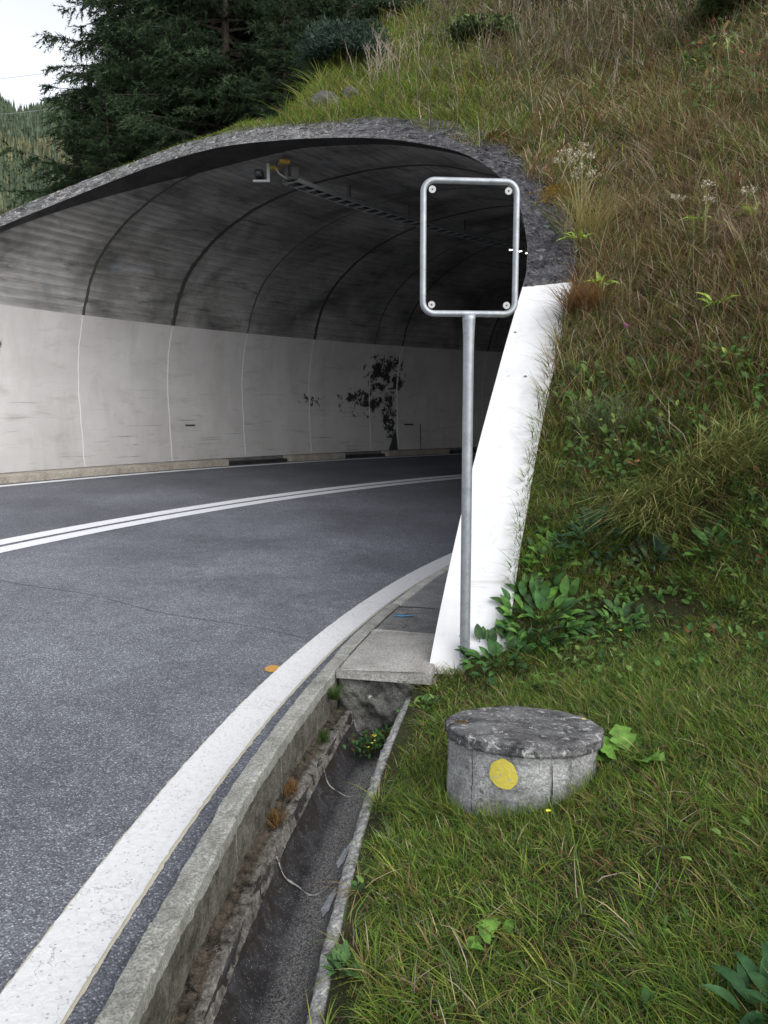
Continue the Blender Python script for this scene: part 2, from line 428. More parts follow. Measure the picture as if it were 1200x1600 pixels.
# gutter: concrete half pipes, one metre each
def mat_gutter():
    m, t, b = M('gutter_concrete', .8, .4); v = coords(t)
    n1 = noise(t, v, 8, 9, .7, .4); c = ramp(t, n1, [(.38, (.014, .014, .017)), (.64, (.060, .060, .066))])
    # pale washed strip along the bottom, kept in radial distance
    cv = nd(t, 'ShaderNodeVectorMath', operation='DISTANCE'); t.links.new(v, cv.inputs[0]); cv.inputs[1].default_value = (CX, CY, -.3)
    mr = nd(t, 'ShaderNodeMapRange'); t.links.new(cv.outputs['Value'], mr.inputs[0]); mr.inputs[1].default_value = 16.2; mr.inputs[2].default_value = 16.56
    strip = ramp(t, mr.outputs[0], [(.16, .05), (.34, 1), (.52, .8), (.70, .0)])
    n2 = noise(t, v, 150, 8, .8, .3)
    sp = math_(t, 'MULTIPLY', ramp(t, n2, [(.46, 0), (.54, 1)]), strip)
    c = mix(t, c, (.34, .33, .32), sp)
    nz_ = noise(t, v, 70, 3, .7); c = mix(t, c, ramp(t, nz_, [(.35, .5), (.65, 1.5)]), .8, 'MULTIPLY')
    vo = nd(t, 'ShaderNodeTexVoronoi'); vo.inputs['Scale'].default_value = 210; t.links.new(v, vo.inputs['Vector'])
    s2 = nd(t, 'ShaderNodeSeparateColor'); t.links.new(vo.outputs['Color'], s2.inputs[0])
    pm = math_(t, 'MULTIPLY', ramp(t, vo.outputs['Distance'], [(.2, 1), (.35, 0)]), ramp(t, s2.outputs[0], [(.80, 0), (.86, 1)]))
    c = mix(t, c, (.42, .42, .42), pm)
    n3 = noise(t, v, 12, 8, .8, .8); moss = math_(t, 'MULTIPLY', ramp(t, n3, [(.44, 0), (.54, 1)]), ramp(t, mr.outputs[0], [(.66, 0), (.88, 1)]))
    c = mix(t, c, (.016, .012, .008), moss)
    t.links.new(c, b.inputs['Base Color']); bump(t, b, n2, .5, .006)
    return m
GUT = mat_gutter()
JOINTC = mat_concrete('lime_joint', (.25, .25, .235), (.52, .52, .49), 40, 90, None, .9, .4, .004)
RIM = mat_concrete('gutter_rim', (.16, .16, .155), (.62, .62, .61), 22, 60, (14, .60, (.05, .05, .04)), .9, .9, .008)
SMEAR = mat_concrete('white_smear', (.45, .48, .52), (.72, .76, .80), 22, 80, None, .6, .2, .002)
GJ = [-15.5, -12.2, -8.9, -5.6, -2.3, .9, 4.12, 7.0, 9.7, 11.95]
def gz(th):
    return -.160 - .155 * np.sin(th) + .105 * (th / math.pi) ** 3
gl = ['gutter half pipe outside the frame, fourth nearer', 'gutter half pipe outside the frame, third nearer', 'gutter half pipe outside the frame, second nearer', 'gutter half pipe just outside the bottom of the picture',
 'dark concrete half pipe of the gutter, bottom-most in the picture', 'dark concrete half pipe of the gutter, in front of the bottom-most pale joint arc',
 'dark half pipe of the gutter with two white smears on its right side', 'dark half pipe of the gutter beside the round concrete shaft', 'mossy half pipe of the gutter ending at the headwall under the slab']
for i in range(len(GJ) - 1):
    a0, a1 = GJ[i] + .004, GJ[i + 1] - .004; n = 26
    th = np.linspace(0, math.pi, 25)
    dz = .001 * rng.normal(); rc, ra, rb = 16.395, .152, .17
    sr = np.concatenate([[rc + ra + .02], rc + ra * np.cos(th), [rc - ra - .008, rc - ra - .03, rc - ra - .048, rc - ra - .055]])
    sz = np.concatenate([[-.158], gz(th), [-.045, -.036, -.038, -.10]])
    aa = np.radians(np.linspace(a0, a1, n)); P = np.zeros((n, len(sr), 3))
    for q in range(n):
        j = rng.normal(0, .0012, len(sr)); j[-4:] = rng.normal(0, .005, 4)
        P[q] = pol(sr + j, np.full(len(sr), aa[q]), sz + dz + rng.normal(0, .001, len(sr)) + (np.arange(len(sr)) > 25) * rng.normal(0, .003, len(sr)))
    me = npmesh('gutter_segment', P.reshape(-1, 3), gridfaces(n, len(sr)), True)
    root = link('gutter_segment', me, GUT)
    tag(root, gl[i], 'gutter', 'half pipe gutter sections beside the kerb')
    # rim as its own material
    root.data.materials.append(RIM)
    mi = np.zeros(len(me.polygons), dtype=np.int32); mi[(np.arange(len(mi)) % (len(sr) - 1)) >= 24] = 1; me.polygons.foreach_set('material_index', mi)
    # pale lime arc in the joint
    thj = np.linspace(.10, math.pi - .1, 40); ja = math.radians(a1) + .0010 * np.sin(thj * 3 + i) + .0006 * np.sin(thj * 7)
    wj = .00045 * (1.2 + .6 * np.sin(thj * 9 + i * 2) + .4 * np.sin(thj * 23)).clip(.2)
    zz = gz(thj) + .004
    r_ = rc + (ra - .005) * np.cos(thj)
    Pj = np.stack([pol(r_ * 1, ja - wj * .5, zz), pol(r_, ja + wj * .5, zz)], 1)
    link('mortar_joint', npmesh('mortar_joint', Pj.reshape(-1, 3), gridfaces(40, 2)), JOINTC, root)
# white smears on the gutter wall
for q, (ang, rz) in enumerate(((6.55, .0), (7.6, .0))):
    th = np.linspace(1.95, 2.40, 14); P = []
    for t_ in th:
        s = (t_ - 1.95) / .45; wv = .0042 * math.sin(math.pi * min(1, s * 1.05 + .02)) + .0006 * math.sin(t_ * 40)
        zz = float(gz(t_)) + .004; r_ = 16.395 + .152 * math.cos(t_) + .002
        a = math.radians(ang) + (s - .5) * .0015
        P.append([pol(r_, a - wv, zz), pol(r_, a, zz), pol(r_, a + wv, zz)])
    P = np.array(P)
    o = link('paint_smear', npmesh('paint_smear', P.reshape(-1, 3), gridfaces(14, 3), True), SMEAR)
    tag(o, ['nearer of two pale smears on the gutter\'s right side', 'farther of two pale smears on the gutter\'s right side'][q], 'paint smear', 'pale smears in the gutter')

# headwall, slabs of the walkway
HEAD = mat_concrete('headwall_concrete', (.04, .04, .035), (.27, .27, .25), 9, 60, (7, .60, (.55, .55, .54)), .95, .9, .012)
rr = np.linspace(16.08, 16.62, 40); zz = np.linspace(-.42, .055, 30)
A_ = R(12.0) - .0016 * wob(rr[None, :] * 22, zz[:, None] * 22, 1, 1) * 1.5 + 0 * rr[None, :]
P = pol(rr[None, :] + 0 * zz[:, None], A_, zz[:, None] + 0 * rr[None, :])
P2 = P.copy(); P2[..., 1] += .3; P2[..., 0] += .05
mb = MB(); mb.grid(P); mb.grid(np.stack([P[-1], P2[-1]])); mb.grid(np.stack([P[:, 0], P2[:, 0]])); 
hw = mb.build('headwall', HEAD, None, True); tag(hw, 'stained concrete headwall under the front walkway slab, closing the gutter', 'headwall')
SLA = [mat_concrete('slab_pale', (.24, .235, .22), (.40, .39, .37), 3, 110, None, .9, .4, .003),
       mat_concrete('slab_dark', (.10, .10, .10), (.24, .24, .24), 6, 120, (9, .58, (.05, .05, .05)), .9, .8, .006),
       mat_concrete('slab_grey', (.17, .175, .18), (.27, .275, .285), 4, 110, (6, .64, (.09, .09, .09)), .9, .6, .004)]
def slab(a0, a1, mat, label, dz=0, structure=False):
    n = max(8, int((a1 - a0) * 6)); rr = np.array([16.10, 16.11, 16.2, 16.3, 16.4, 16.5, 16.606, 16.622, 16.624]); zz = np.array([.050, .098, .1, .1, .1, .1, .099, .09, .050]) + dz
    aa = np.radians(np.linspace(a0, a1, n)); P = np.zeros((n, 9, 3))
    for i in range(n): P[i] = pol(rr + rng.normal(0, .0012, 9), np.full(9, aa[i]) + (rng.normal(0, .00025, 9) if i in (0, n - 1) else 0), zz + rng.normal(0, .0008, 9))
    V = P.reshape(-1, 3); F = gridfaces(n, 9, True).tolist() + [list(range(9)), [(n - 1) * 9 + j for j in range(9)][::-1]]
    o = link('paving_slab' if not structure else 'walkway', npmesh('slab', V, F, False), mat)
    if structure: tag(o, kind='structure')
    else: tag(o, label, 'paving slab', 'slabs of the walkway at the tunnel mouth')
    b = o.modifiers.new('b', 'BEVEL'); b.width = .006; b.limit_method = 'ANGLE'; b.angle_limit = R(50)
slab(11.85, 14.58, SLA[0], 'pale front slab of the walkway, overhanging the gutter end', .002)
slab(14.66, 16.78, SLA[1], 'dark pitted walkway slab carrying the blue mark', -.003)
slab(16.86, 19.4, SLA[2], 'smooth grey walkway slab behind the blue mark')
slab(19.5, 110, SLA[2], '', -.002, True)
# blue mark on the second slab
BLUE = mat_paint('blue_paint', (.06, .30, .55), (.15, .2, .25), False)
px = [(-.075, .012), (-.03, .024), (.075, .020), (.07, .002), (.0, -.004), (.02, -.020), (-.02, -.014), (-.045, -.004)]
def blob_fan(pts, c, z, rot=0):
    cs, sn = math.cos(rot), math.sin(rot); V = [(c[0], c[1], z)] + [(c[0] + x * cs - y * sn, c[1] + x * sn + y * cs, z) for x, y in pts]
    return V, [(0, 1 + i, 1 + (i + 1) % len(pts)) for i in range(len(pts))]
V, F = blob_fan(px, (.13, 5.31), .1035, .0)
tag(link('survey_arrow', npmesh('survey_arrow', V, F), BLUE), 'small blue painted mark on the dark walkway slab', 'paint mark')

# ------------------------------------------------------------------ far kerb and strip
FK = mat_concrete('far_kerb_tan', (.28, .25, .21), (.48, .44, .38), 4, 60, (5, .64, (.16, .13, .10)), .9, .5, .005)
DK = mat_concrete('inlet_dark', (.02, .02, .022), (.06, .06, .062), 4, 40)
def sweep(name, sec, a0, a1, mat, step=2.5, parent=None, kind='structure', smooth=False):
    n = max(3, int((a1 - a0) * step)); aa = np.radians(np.linspace(a0, a1, n)); sec = np.array(sec, float)
    P = pol(sec[:, 0][None, :] + 0 * aa[:, None], aa[:, None] + 0 * sec[:, 0][None, :], sec[:, 1][None, :] + 0 * aa[:, None])
    F = gridfaces(n, len(sec), True).tolist() + [list(range(len(sec))), [(n - 1) * len(sec) + j for j in range(len(sec))][::-1]]
    o = link(name, npmesh(name, P.reshape(-1, 3), F, smooth), mat, parent)
    if kind: tag(o, kind=kind)
    return o
ksec = [(24.34, .30), (24.34, .545), (24.36, .56), (24.60, .565), (24.60, .30)]
dsec = [(24.46, .30), (24.46, .50), (24.60, .505), (24.60, .30)]
for a, b_, tan in ((-75, 38.2, 1), (38.2, 42.2, 0), (42.2, 46.0, 1), (46.0, 49.2, 0), (49.2, 54, 1), (54, 110, 0)):
    sweep('far_kerb' if tan else 'drain_inlet', ksec if tan else dsec, a, b_, FK if tan else DK)
sweep('far_walkway', [(24.603, .30), (24.603, .545), (25.2, .56), (25.2, .30)], -75, 110, SLA[1])

# ------------------------------------------------------------------ tunnel
TUN = empty('road_tunnel', (P0X, P0Y, 0)); tag(TUN, 'concrete vaulted road tunnel with white lower walls and slanting portal in the hillside', 'tunnel')
def uvmat(name):
    return M(name, .9, .2)
# vault concrete: board-marked, stained
m, t, b = uvmat('vault_concrete'); uv = coords(t, (1, 1, 1), 'UV')
st = coords(t, (.8, 6.0, 1), 'UV'); n1 = noise(t, st, 1.6, 12, .8, .5)
bo = coords(t, (.12, 1, 1), 'UV'); bw = nd(t, 'ShaderNodeTexWave', wave_type='BANDS', bands_direction='Y'); t.links.new(bo, bw.inputs[0]); bw.inputs['Scale'].default_value = 2.1; bw.inputs['Distortion'].default_value = .5; bw.inputs['Detail'].default_value = 3
n2 = noise(t, uv, .9, 7, .6, .5); n3 = noise(t, uv, 3.5, 8, .75, .6)
c = ramp(t, n1, [(.28, (.145, .141, .135)), (.52, (.255, .25, .244)), (.76, (.38, .375, .37))])
c = mix(t, c, ramp(t, bw.outputs['Fac'], [(.01, .55), (.07, 1)]), .45, 'MULTIPLY')
c = mix(t, c, ramp(t, n2, [(.32, .42), (.64, 1.25)]), 1, 'MULTIPLY')
c = mix(t, c, (.18, .23, .32), math_(t, 'MULTIPLY', ramp(t, n3, [(.56, 0), (.68, 1)]), .35))
c = mix(t, c, (.022, .022, .022), ramp(t, noise(t, coords(t, (.5, 2.4, 1), 'UV'), 1.3, 9, .75, .8), [(.55, 0), (.68, .7)]))
t.links.new(c, b.inputs['Base Color']); bump(t, b, math_(t, 'ADD', n1, bw.outputs['Fac']), .6, .012)
VAULT = m
# white painted wall with scuffs and a flaking patch
m, t, b = uvmat('white_wall_paint'); b.inputs['Roughness'].default_value = .6; uv = coords(t, (1, 1, 1), 'UV')
n2 = noise(t, uv, 1.2, 7, .6); c = ramp(t, n2, [(.3, (.43, .415, .41)), (.7, (.53, .52, .515))])
c = mix(t, c, (.33, .31, .29), ramp(t, noise(t, coords(t, (1.6, .35, 1), 'UV'), 1.5, 7, .7, .4), [(.50, 0), (.75, .55)]))
c = mix(t, c, (.30, .28, .26), ramp(t, noise(t, coords(t, (.6, 2.0, 1), 'UV'), 2.2, 8, .7, .5), [(.54, 0), (.72, .6)]))
sepu = nd(t, 'ShaderNodeSeparateXYZ'); t.links.new(uv, sepu.inputs[0])
scr = math_(t, 'MULTIPLY', ramp(t, noise(t, coords(t, (.35, 14, 1), 'UV'), 2.0, 6, .6, .3), [(.63, 0), (.67, 1)]), ramp(t, sepu.outputs['Y'], [(0, .9), (1, .9)]))
lowm = nd(t, 'ShaderNodeMapRange'); t.links.new(sepu.outputs['Y'], lowm.inputs[0]); lowm.inputs[1].default_value = 2.3; lowm.inputs[2].default_value = 1.0
c = mix(t, c, (.17, .165, .16), math_(t, 'MULTIPLY', scr, lowm.outputs[0]))
def patch(cu, cv_, su, sv, thr, scale=3.4):
    d1 = math_(t, 'POWER', math_(t, 'DIVIDE', math_(t, 'SUBTRACT', sepu.outputs['X'], cu), su), 2.0)
    d2 = math_(t, 'POWER', math_(t, 'DIVIDE', math_(t, 'SUBTRACT', sepu.outputs['Y'], cv_), sv), 2.0)
    e = math_(t, 'SUBTRACT', 1.0, math_(t, 'ADD', d1, d2)); n = noise(t, uv, scale, 9, .8, .4)
    s = math_(t, 'ADD', math_(t, 'MULTIPLY', e, .10), n)
    return math_(t, 'MULTIPLY', ramp(t, s, [(thr, 0), (thr + .02, 1)]), ramp(t, e, [(0, 0), (.1, 1)]))
D2M = math.pi / 180 * 24.9
for cu, cv_, su, sv, thr in ((50.1 * D2M, 2.45, .75, .55, .555), (48.8 * D2M, 1.75, 1.1, .40, .575), (50.5 * D2M, 1.55, .30, .75, .55), (44.9 * D2M, 1.75, .5, .25, .61), (27.0 * D2M, 2.6, .5, .5, .56), (27.0 * D2M, 1.9, .4, .3, .58)):
    c = mix(t, c, (.035, .034, .033), patch(cu, cv_, su, sv, thr))
t.links.new(c, b.inputs['Base Color']); bump(t, b, n2, .3, .01)
WALL = m
def strip_mesh(i0, i1, uA, phi_b, off=0.0, nphi=160, flip=False):
    """part of the vault between profile indices; phi from the portal edge (shifted by uA metres) to phi_b"""
    pr = PROF[i0:i1 + 1] - PN[i0:i1 + 1] * off
    phs = phi_face(pr[:, 0], pr[:, 1], uA) if np.isscalar(uA) or isinstance(uA, np.ndarray) else None
    s = np.linspace(0, 1, nphi)[:, None] ** 1.35
    PHI = phs[None, :] + s * (phi_b - phs[None, :]); rr = pr[:, 0][None, :] + 0 * PHI; zz = pr[:, 1][None, :] + 0 * PHI
    P = pol(rr, PHI, zz)
    arc = np.concatenate([[0], np.cumsum(np.linalg.norm(np.diff(PROF, axis=0), axis=1))])[i0:i1 + 1]
    vv = np.where(np.arange(i0, i1 + 1) <= IL, PROF[i0:i1 + 1, 1], arc - arc[0] + PROF[i0, 1]) if i1 <= IL else (arc if i0 < IR else PROF[i0:i1 + 1, 1])
    UV = np.stack([PHI * 24.9, np.broadcast_to(vv, PHI.shape)], -1)
    return P, UV
def surf(name, P, UV, mat, smooth=True, parent=TUN):
    me = npmesh(name, P.reshape(-1, 3), gridfaces(*P.shape[:2]), smooth, uv=UV.reshape(-1, 2))
    o = link(name, me, mat, parent); o.matrix_parent_inverse = parent.matrix_basis.inverted() if parent else o.matrix_parent_inverse
    return o
bpy.context.view_layer.update()
PEND = R(112); NPR = len(PROF) - 1
P, UV = strip_mesh(IL, IR, 0.0, PEND); surf('vault', P, UV, VAULT)
P, UV = strip_mesh(0, IL, 0.0, PEND); surf('side_wall', P, UV, WALL)
P, UV = strip_mesh(IR, NPR, 0.0, PEND); surf('side_wall', P, UV, WALL)
# dark wet first strip of the vault
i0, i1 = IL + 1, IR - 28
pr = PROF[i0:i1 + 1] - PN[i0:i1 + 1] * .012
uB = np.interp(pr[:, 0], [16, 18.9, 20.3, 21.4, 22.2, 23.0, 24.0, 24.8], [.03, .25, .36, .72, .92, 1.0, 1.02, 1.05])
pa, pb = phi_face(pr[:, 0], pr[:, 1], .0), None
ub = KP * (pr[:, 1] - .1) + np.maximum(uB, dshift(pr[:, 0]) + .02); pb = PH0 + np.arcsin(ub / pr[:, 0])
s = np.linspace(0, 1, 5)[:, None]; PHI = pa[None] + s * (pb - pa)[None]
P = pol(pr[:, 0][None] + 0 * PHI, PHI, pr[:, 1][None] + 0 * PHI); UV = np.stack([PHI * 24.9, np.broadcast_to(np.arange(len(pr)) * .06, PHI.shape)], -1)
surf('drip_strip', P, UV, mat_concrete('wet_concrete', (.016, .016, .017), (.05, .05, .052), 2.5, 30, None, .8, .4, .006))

# portal face (between inner and outer edge), with a short return behind it
DARKC = mat_concrete('portal_concrete', (.045, .045, .050), (.32, .32, .325), 7, 30, (16, .555, (.50, .50, .49)), .95, 1.0, .05, .36, .64, .6, 60)
m, t, b = M('portal_white', .6, .3); v = coords(t)
c = mix(t, (.62, .625, .64), (.50, .50, .505), ramp(t, noise(t, v, 3, 8, .6, .4), [(.45, 0), (.75, .6)]))
vo = nd(t, 'ShaderNodeTexVoronoi'); vo.inputs['Scale'].default_value = 7; t.links.new(v, vo.inputs['Vector'])
s3 = nd(t, 'ShaderNodeSeparateColor'); t.links.new(vo.outputs['Color'], s3.inputs[0])
nn = noise(t, v, 40, 5, .7)
pm = math_(t, 'MULTIPLY', ramp(t, math_(t, 'ADD', vo.outputs['Distance'], math_(t, 'MULTIPLY', nn, .15)), [(.16, 1), (.20, 0)]), ramp(t, s3.outputs[0], [(.60, 0), (.61, 1)]))
c = mix(t, c, (.12, .11, .10), pm)
c = mix(t, c, (.40, .40, .36), ramp(t, noise(t, coords(t, (3, 3, .5)), 2.2, 8, .75, .4), [(.56, 0), (.72, .5)]))
hc = coords(t, (1, 1, 14)); c = mix(t, c, (.45, .44, .43), ramp(t, noise(t, hc, 1.6, 4, .5, .2), [(.68, 0), (.72, .5)]))
t.links.new(c, b.inputs['Base Color']); bump(t, b, noise(t, v, 12, 6, .6), .35, .012)
PWHITE = m
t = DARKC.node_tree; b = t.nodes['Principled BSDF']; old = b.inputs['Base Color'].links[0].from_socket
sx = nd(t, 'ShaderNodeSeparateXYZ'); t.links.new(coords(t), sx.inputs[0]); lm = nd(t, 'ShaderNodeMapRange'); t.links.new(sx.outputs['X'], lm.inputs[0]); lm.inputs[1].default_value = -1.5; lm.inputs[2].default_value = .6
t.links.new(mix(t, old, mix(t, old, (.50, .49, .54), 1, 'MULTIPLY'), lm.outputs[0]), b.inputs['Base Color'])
def face_strip(i0, i1, rough, nacross=22):
    rows = []; idx = np.arange(i0, i1 + 1)
    for k in range(nacross + 3):
        if k <= nacross: off = .42 * k / nacross; ex = 0.0
        else: off = .42; ex = (.25, .9)[k - nacross - 1]
        edge = .3 if k in (0,) else 1
        pr = PROF[idx] + PN[idx] * off
        j = rough * edge * (rng.normal(size=len(idx)) * .55 + 1.2 * wob(idx * .21, k * .5, 1.0, 4))
        if k == nacross: pr = pr + PN[idx] * (rough * 1.2 * wob(idx * .5, 0 * idx, 1, 9))[:, None]
        dexp = dshift(PROF[idx, 0]) - dshift(pr[:, 0])
        ph = phi_face(pr[:, 0], pr[:, 1], ex + j + dexp)
        rows.append(pol(pr[:, 0], ph, pr[:, 1]))
    return np.array(rows)
FI0, FI1 = 0, NPR
def dens(i0, i1): return i0, i1
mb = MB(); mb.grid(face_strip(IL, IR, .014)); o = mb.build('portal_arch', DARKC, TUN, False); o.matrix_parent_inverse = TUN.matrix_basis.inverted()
for a_, b_ in ((IR, NPR), (0, IL)):
    mb = MB(); mb.grid(face_strip(a_, b_, .003)); o = mb.build('portal_leg', PWHITE, TUN, True); o.matrix_parent_inverse = TUN.matrix_basis.inverted()
# unseen cap added far round the bend, blocks light to keep tunnel dark
pe = pol(PROF[:, 0], PEND, PROF[:, 1]); V = np.vstack([[*pol(20.5, PEND, 2.0)], pe]); F = [(0, 1 + i, 2 + i) for i in range(len(pe) - 1)] + [(0, len(pe), 1)]
o = link('light_block_cap', npmesh('light_block_cap', V, F), DARKC, TUN); o.matrix_parent_inverse = TUN.matrix_basis.inverted()
# outer shell so no light leaks through the vault
sh = PROF + PN * .40
s = np.linspace(0, 1, 120)[:, None]; pf = phi_face(sh[:, 0], sh[:, 1], .5); PHI = pf[None] + s * (PEND - pf)[None]
P = pol(sh[:, 0][None] + 0 * PHI, PHI, sh[:, 1][None] + 0 * PHI)
surf('outer_shell', P, np.stack([PHI, PHI], -1), DARKC)
# block joints of the lining
JD = mat_plain('joint_dark', (.05, .049, .047), .9); JW = mat_plain('joint_white', (.60, .59, .58), .6); JG = mat_plain('joint_grey', (.10, .10, .10), .9)
def joint(phd, wv, ww, mv):
    for (i0, i1, wd, mt, off) in ((0, IL, ww, JW, .007), (IL, IR, wv, mv, .010)):
        pr = PROF[i0:i1 + 1]; n = len(pr)
        ok = phi_face(pr[:, 0], pr[:, 1]) < R(phd) - .01
        if not ok[:3].all(): continue
        n = int(np.argmin(ok)) if not ok.all() else len(ok)
        if n < 3: continue
        pr = pr[:n]; pn = PN[i0:i1 + 1][:n]
        jit = .00028 * wob(np.arange(n) * .8, 0, 1, phd)
        a = R(phd) + jit; hw_ = wd / 2 / 24.9
        rows = []
        for k, o_ in ((-1, 0), (-.5, off), (.5, off), (1, 0)):
            q = pr - pn * (o_ - .001); rows.append(pol(q[:, 0], a + k * hw_ * (1 + .25 * wob(np.arange(n) * 2., 0, 1, 3)), q[:, 1]))
        mb = MB(); mb.grid(np.array(rows)); o = mb.build('lining_joint', mt, TUN, True); o.matrix_parent_inverse = TUN.matrix_basis.inverted()
for phd, wv, ww, mv in ((27.1, .05, .024, JG), (31.46, .06, .024, JD), (36.0, .10, .034, JD), (40.36, .05, .024, JG), (44.73, .08, .034, JD), (49.03, .05, .024, JG), (51.1, .05, .05, JD), (57.8, .05, .03, JD), (62.2, .05, .03, JD), (66.5, .05, .03, JD)):
    joint(phd, wv, ww, mv)
# dark recess and slot marks low on the wall
def wallquad(name, a0, a1, z0, z1, mat, off=.006):
    rr = np.interp([z0, z1], [.4, 1.2, 2.0, 2.6], [24.9, 24.94, 24.97, 24.91]) - off
    n = 6; aa = np.radians(np.linspace(a0, a1, n)); P = np.array([pol(rr[0], aa, z0), pol(rr[1], aa, z1)]); mb = MB(); mb.grid(P)
    o = mb.build(name, mat, TUN); o.matrix_parent_inverse = TUN.matrix_basis.inverted()
wallquad('wall_slot', 36.85, 37.4, 1.225, 1.26, JD); wallquad('wall_slot', 51.6, 52.3, 1.17, 1.21, JD); wallquad('wall_slot', 52.8, 52.86, .55, 1.2, JD)
# dark wedge of missing paint at the foot of the last joint
V = [pol(24.89, R(50.3), .53), pol(24.89, R(51.05), .53), pol(24.92, R(50.9), 1.1)]
o = link('bare_patch', npmesh('bare_patch', V, [(0, 1, 2)]), JD, TUN); o.matrix_parent_inverse = TUN.matrix_basis.inverted()

# cable tray under the crown, with hangers
STEEL = mat_plain('galvanised', (.20, .21, .215), .6, .3); STEELD = mat_plain('dull_steel', (.12, .12, .12), .7, .3)
TR = empty('cable_tray', pol(20.75, R(33), 4.85)); tag(TR, 'long perforated metal cable tray hung under the crown of the tunnel', 'cable tray'); bpy.context.view_layer.update()
def keep(o, p): o.parent = p; o.matrix_parent_inverse = p.matrix_basis.inverted(); return o
RT, ZT = 20.72, 4.84; qa = np.radians(np.linspace(32.9, 90, 120)); mb = MB()
for dr in (-.12, .12):
    mb.grid(np.array([pol(RT + dr, qa, ZT), pol(RT + dr, qa, ZT + .06)])); mb.grid(np.array([pol(RT + dr - .016, qa, ZT - .001), pol(RT + dr + .016, qa, ZT - .001)]))
aa = 32.9
while aa < 90:
    q = np.radians(np.linspace(aa, aa + .22, 2)); mb.grid(np.array([pol(RT - .11, q, ZT + .002), pol(RT + .11, q, ZT + .002)])); aa += .66
keep(mb.build('tray', mat_plain('tray_zinc', (.34, .35, .35), .6, .1), None), TR)
mb = MB(); mb.grid(np.array([pol(RT - .10, qa, ZT + .045), pol(RT + .10, qa, ZT + .045)])); keep(mb.build('cable_bundle', mat_plain('cable_black', (.012, .012, .012), .6), None), TR)
for a in (33.2, 37.3, 41.6, 46.0, 50.3, 54.7, 59.0):
    mb = MB(); p = pol(RT + .13, R(a), 0); mb.box((p[0], p[1], ZT + .17), (.07, .03, .36), R(180) - R(a)); mb.box((p[0], p[1], ZT + .345), (.16, .08, .012), R(180) - R(a))
    keep(mb.build('hanger', STEEL, None), TR)
mb = MB(); mb.tube([pol(20.86, R(32.6), 5.12), pol(20.84, R(32.45), 5.02), pol(20.78, R(32.5), 4.93), pol(20.72, R(32.75), 4.88), pol(20.70, R(33.3), 4.87)], .016, 8)
keep(mb.build('cable', mat_plain('cable_grey', (.20, .20, .19), .6), None, True), TR)
# bracket with camera
cb = np.array([-1.70, 12.10, 4.88])
BR = empty('traffic_camera', cb); tag(BR, 'small black camera on a pale L shaped bracket under the vault', 'camera'); bpy.context.view_layer.update()
mb = MB(); mb.box((cb[0], cb[1], 4.995), (.045, .04, .26)); mb.box((cb[0] - .10, cb[1], 4.875), (.25, .045, .03)); keep(mb.build('bracket', mat_plain('pale_steel', (.42, .43, .44), .5, .1), None, bevel=.004), BR)
mb = MB(); mb.box((cb[0] - .13, cb[1] - .02, 4.965), (.11, .18, .10)); mb.tube([(cb[0] - .13, cb[1], 4.89), (cb[0] - .13, cb[1], 4.92)], .016, 8); keep(mb.build('camera_body', mat_plain('black_plastic', (.012, .012, .014), .4), None, bevel=.012), BR)
mb = MB(); mb.tube([(cb[0] - .13, cb[1] - .10, 4.965), (cb[0] - .13, cb[1] - .13, 4.965)], .032, 14); keep(mb.build('lens', mat_plain('lens_glass', (.03, .03, .04), .1), None), BR)
for q, (r_, a_, z_) in enumerate(((20.97, 32.8, 5.07), (20.70, 32.55, 5.09))):
    p = pol(r_, R(a_), z_); mb = MB(); mb.box(p, (.15, .10, .05), .3)
    tag(mb.build('junction_box', mat_plain('ochre_plastic', (.42, .27, .05), .6), None, bevel=.010), ['ochre junction box on the vault next to the camera bracket', 'ochre junction box on the vault, right of the hanging cable'][q], 'junction box', 'ochre junction boxes on the vault')
p = pol(20.62, R(32.9), 4.96); mb = MB(); mb.box(p, (.12, .10, .13), .4); mb.tube([p + np.array([-.08, -.03, -.08]), p + np.array([.06, -.03, -.085])], .024, 10)
tag(mb.build('terminal_box', mat_plain('dull_box', (.07, .07, .07), .6), None, bevel=.01), 'dull metal terminal box where the cable enters the tray', 'terminal box')
# lit lamps deep in the tunnel
LAMP = mat_plain('lamp_lit', (1, .92, .75), .4, 0, 5.0); SHELL = mat_plain('lamp_shell', (.25, .25, .25), .5)
for i, a in enumerate((50.4, 51.1, 51.8, 52.6, 53.5)):
    p = pol(20.95, R(a), 4.86); L = empty('tunnel_lamp', p, R(90) - R(a) + R(90)); tag(L, 'small lit tunnel lamp below the cable tray, one of a row', 'lamp', 'lit lamps below the cable tray')
    mb = MB(); mb.box((0, 0, .03), (.16, .08, .03)); mb.build('housing', SHELL, L, bevel=.006)
    mb = MB(); mb.box((0, 0, -.008), (.13, .022, .012)); mb.build('lamp_tube', LAMP, L, bevel=.006)

# ------------------------------------------------------------------ hillside and lawn (one terrain in two sheets meeting inside the portal)
m, t, b = M('soil', .95, .2); v = coords(t)
c = ramp(t, noise(t, v, 3, 8, .7), [(.3, (.016, .018, .008)), (.5, (.035, .034, .016)), (.7, (.062, .050, .026))])
c = mix(t, c, (.03, .05, .012), ramp(t, noise(t, v, 11, 6, .7), [(.5, 0), (.62, .8)]))
t.links.new(c, b.inputs['Base Color']); bump(t, b, noise(t, v, 40, 6, .7), 1, .02)
SOIL = m
def sheet(name, rr, phf, mat):
    P = pol(rr[None, :] + 0 * phf, phf); P[..., 2] = terr(P[..., 0], P[..., 1]); return P
mbs = []
rr = np.concatenate([np.linspace(16.195, 13, 110), np.linspace(12.9, 1.2, 60)]); 
al = np.radians(np.concatenate([np.linspace(-80, -12, 50), np.linspace(-11.8, 45, 300), np.linspace(45.3, 150, 120)]))
al = al[:, None]
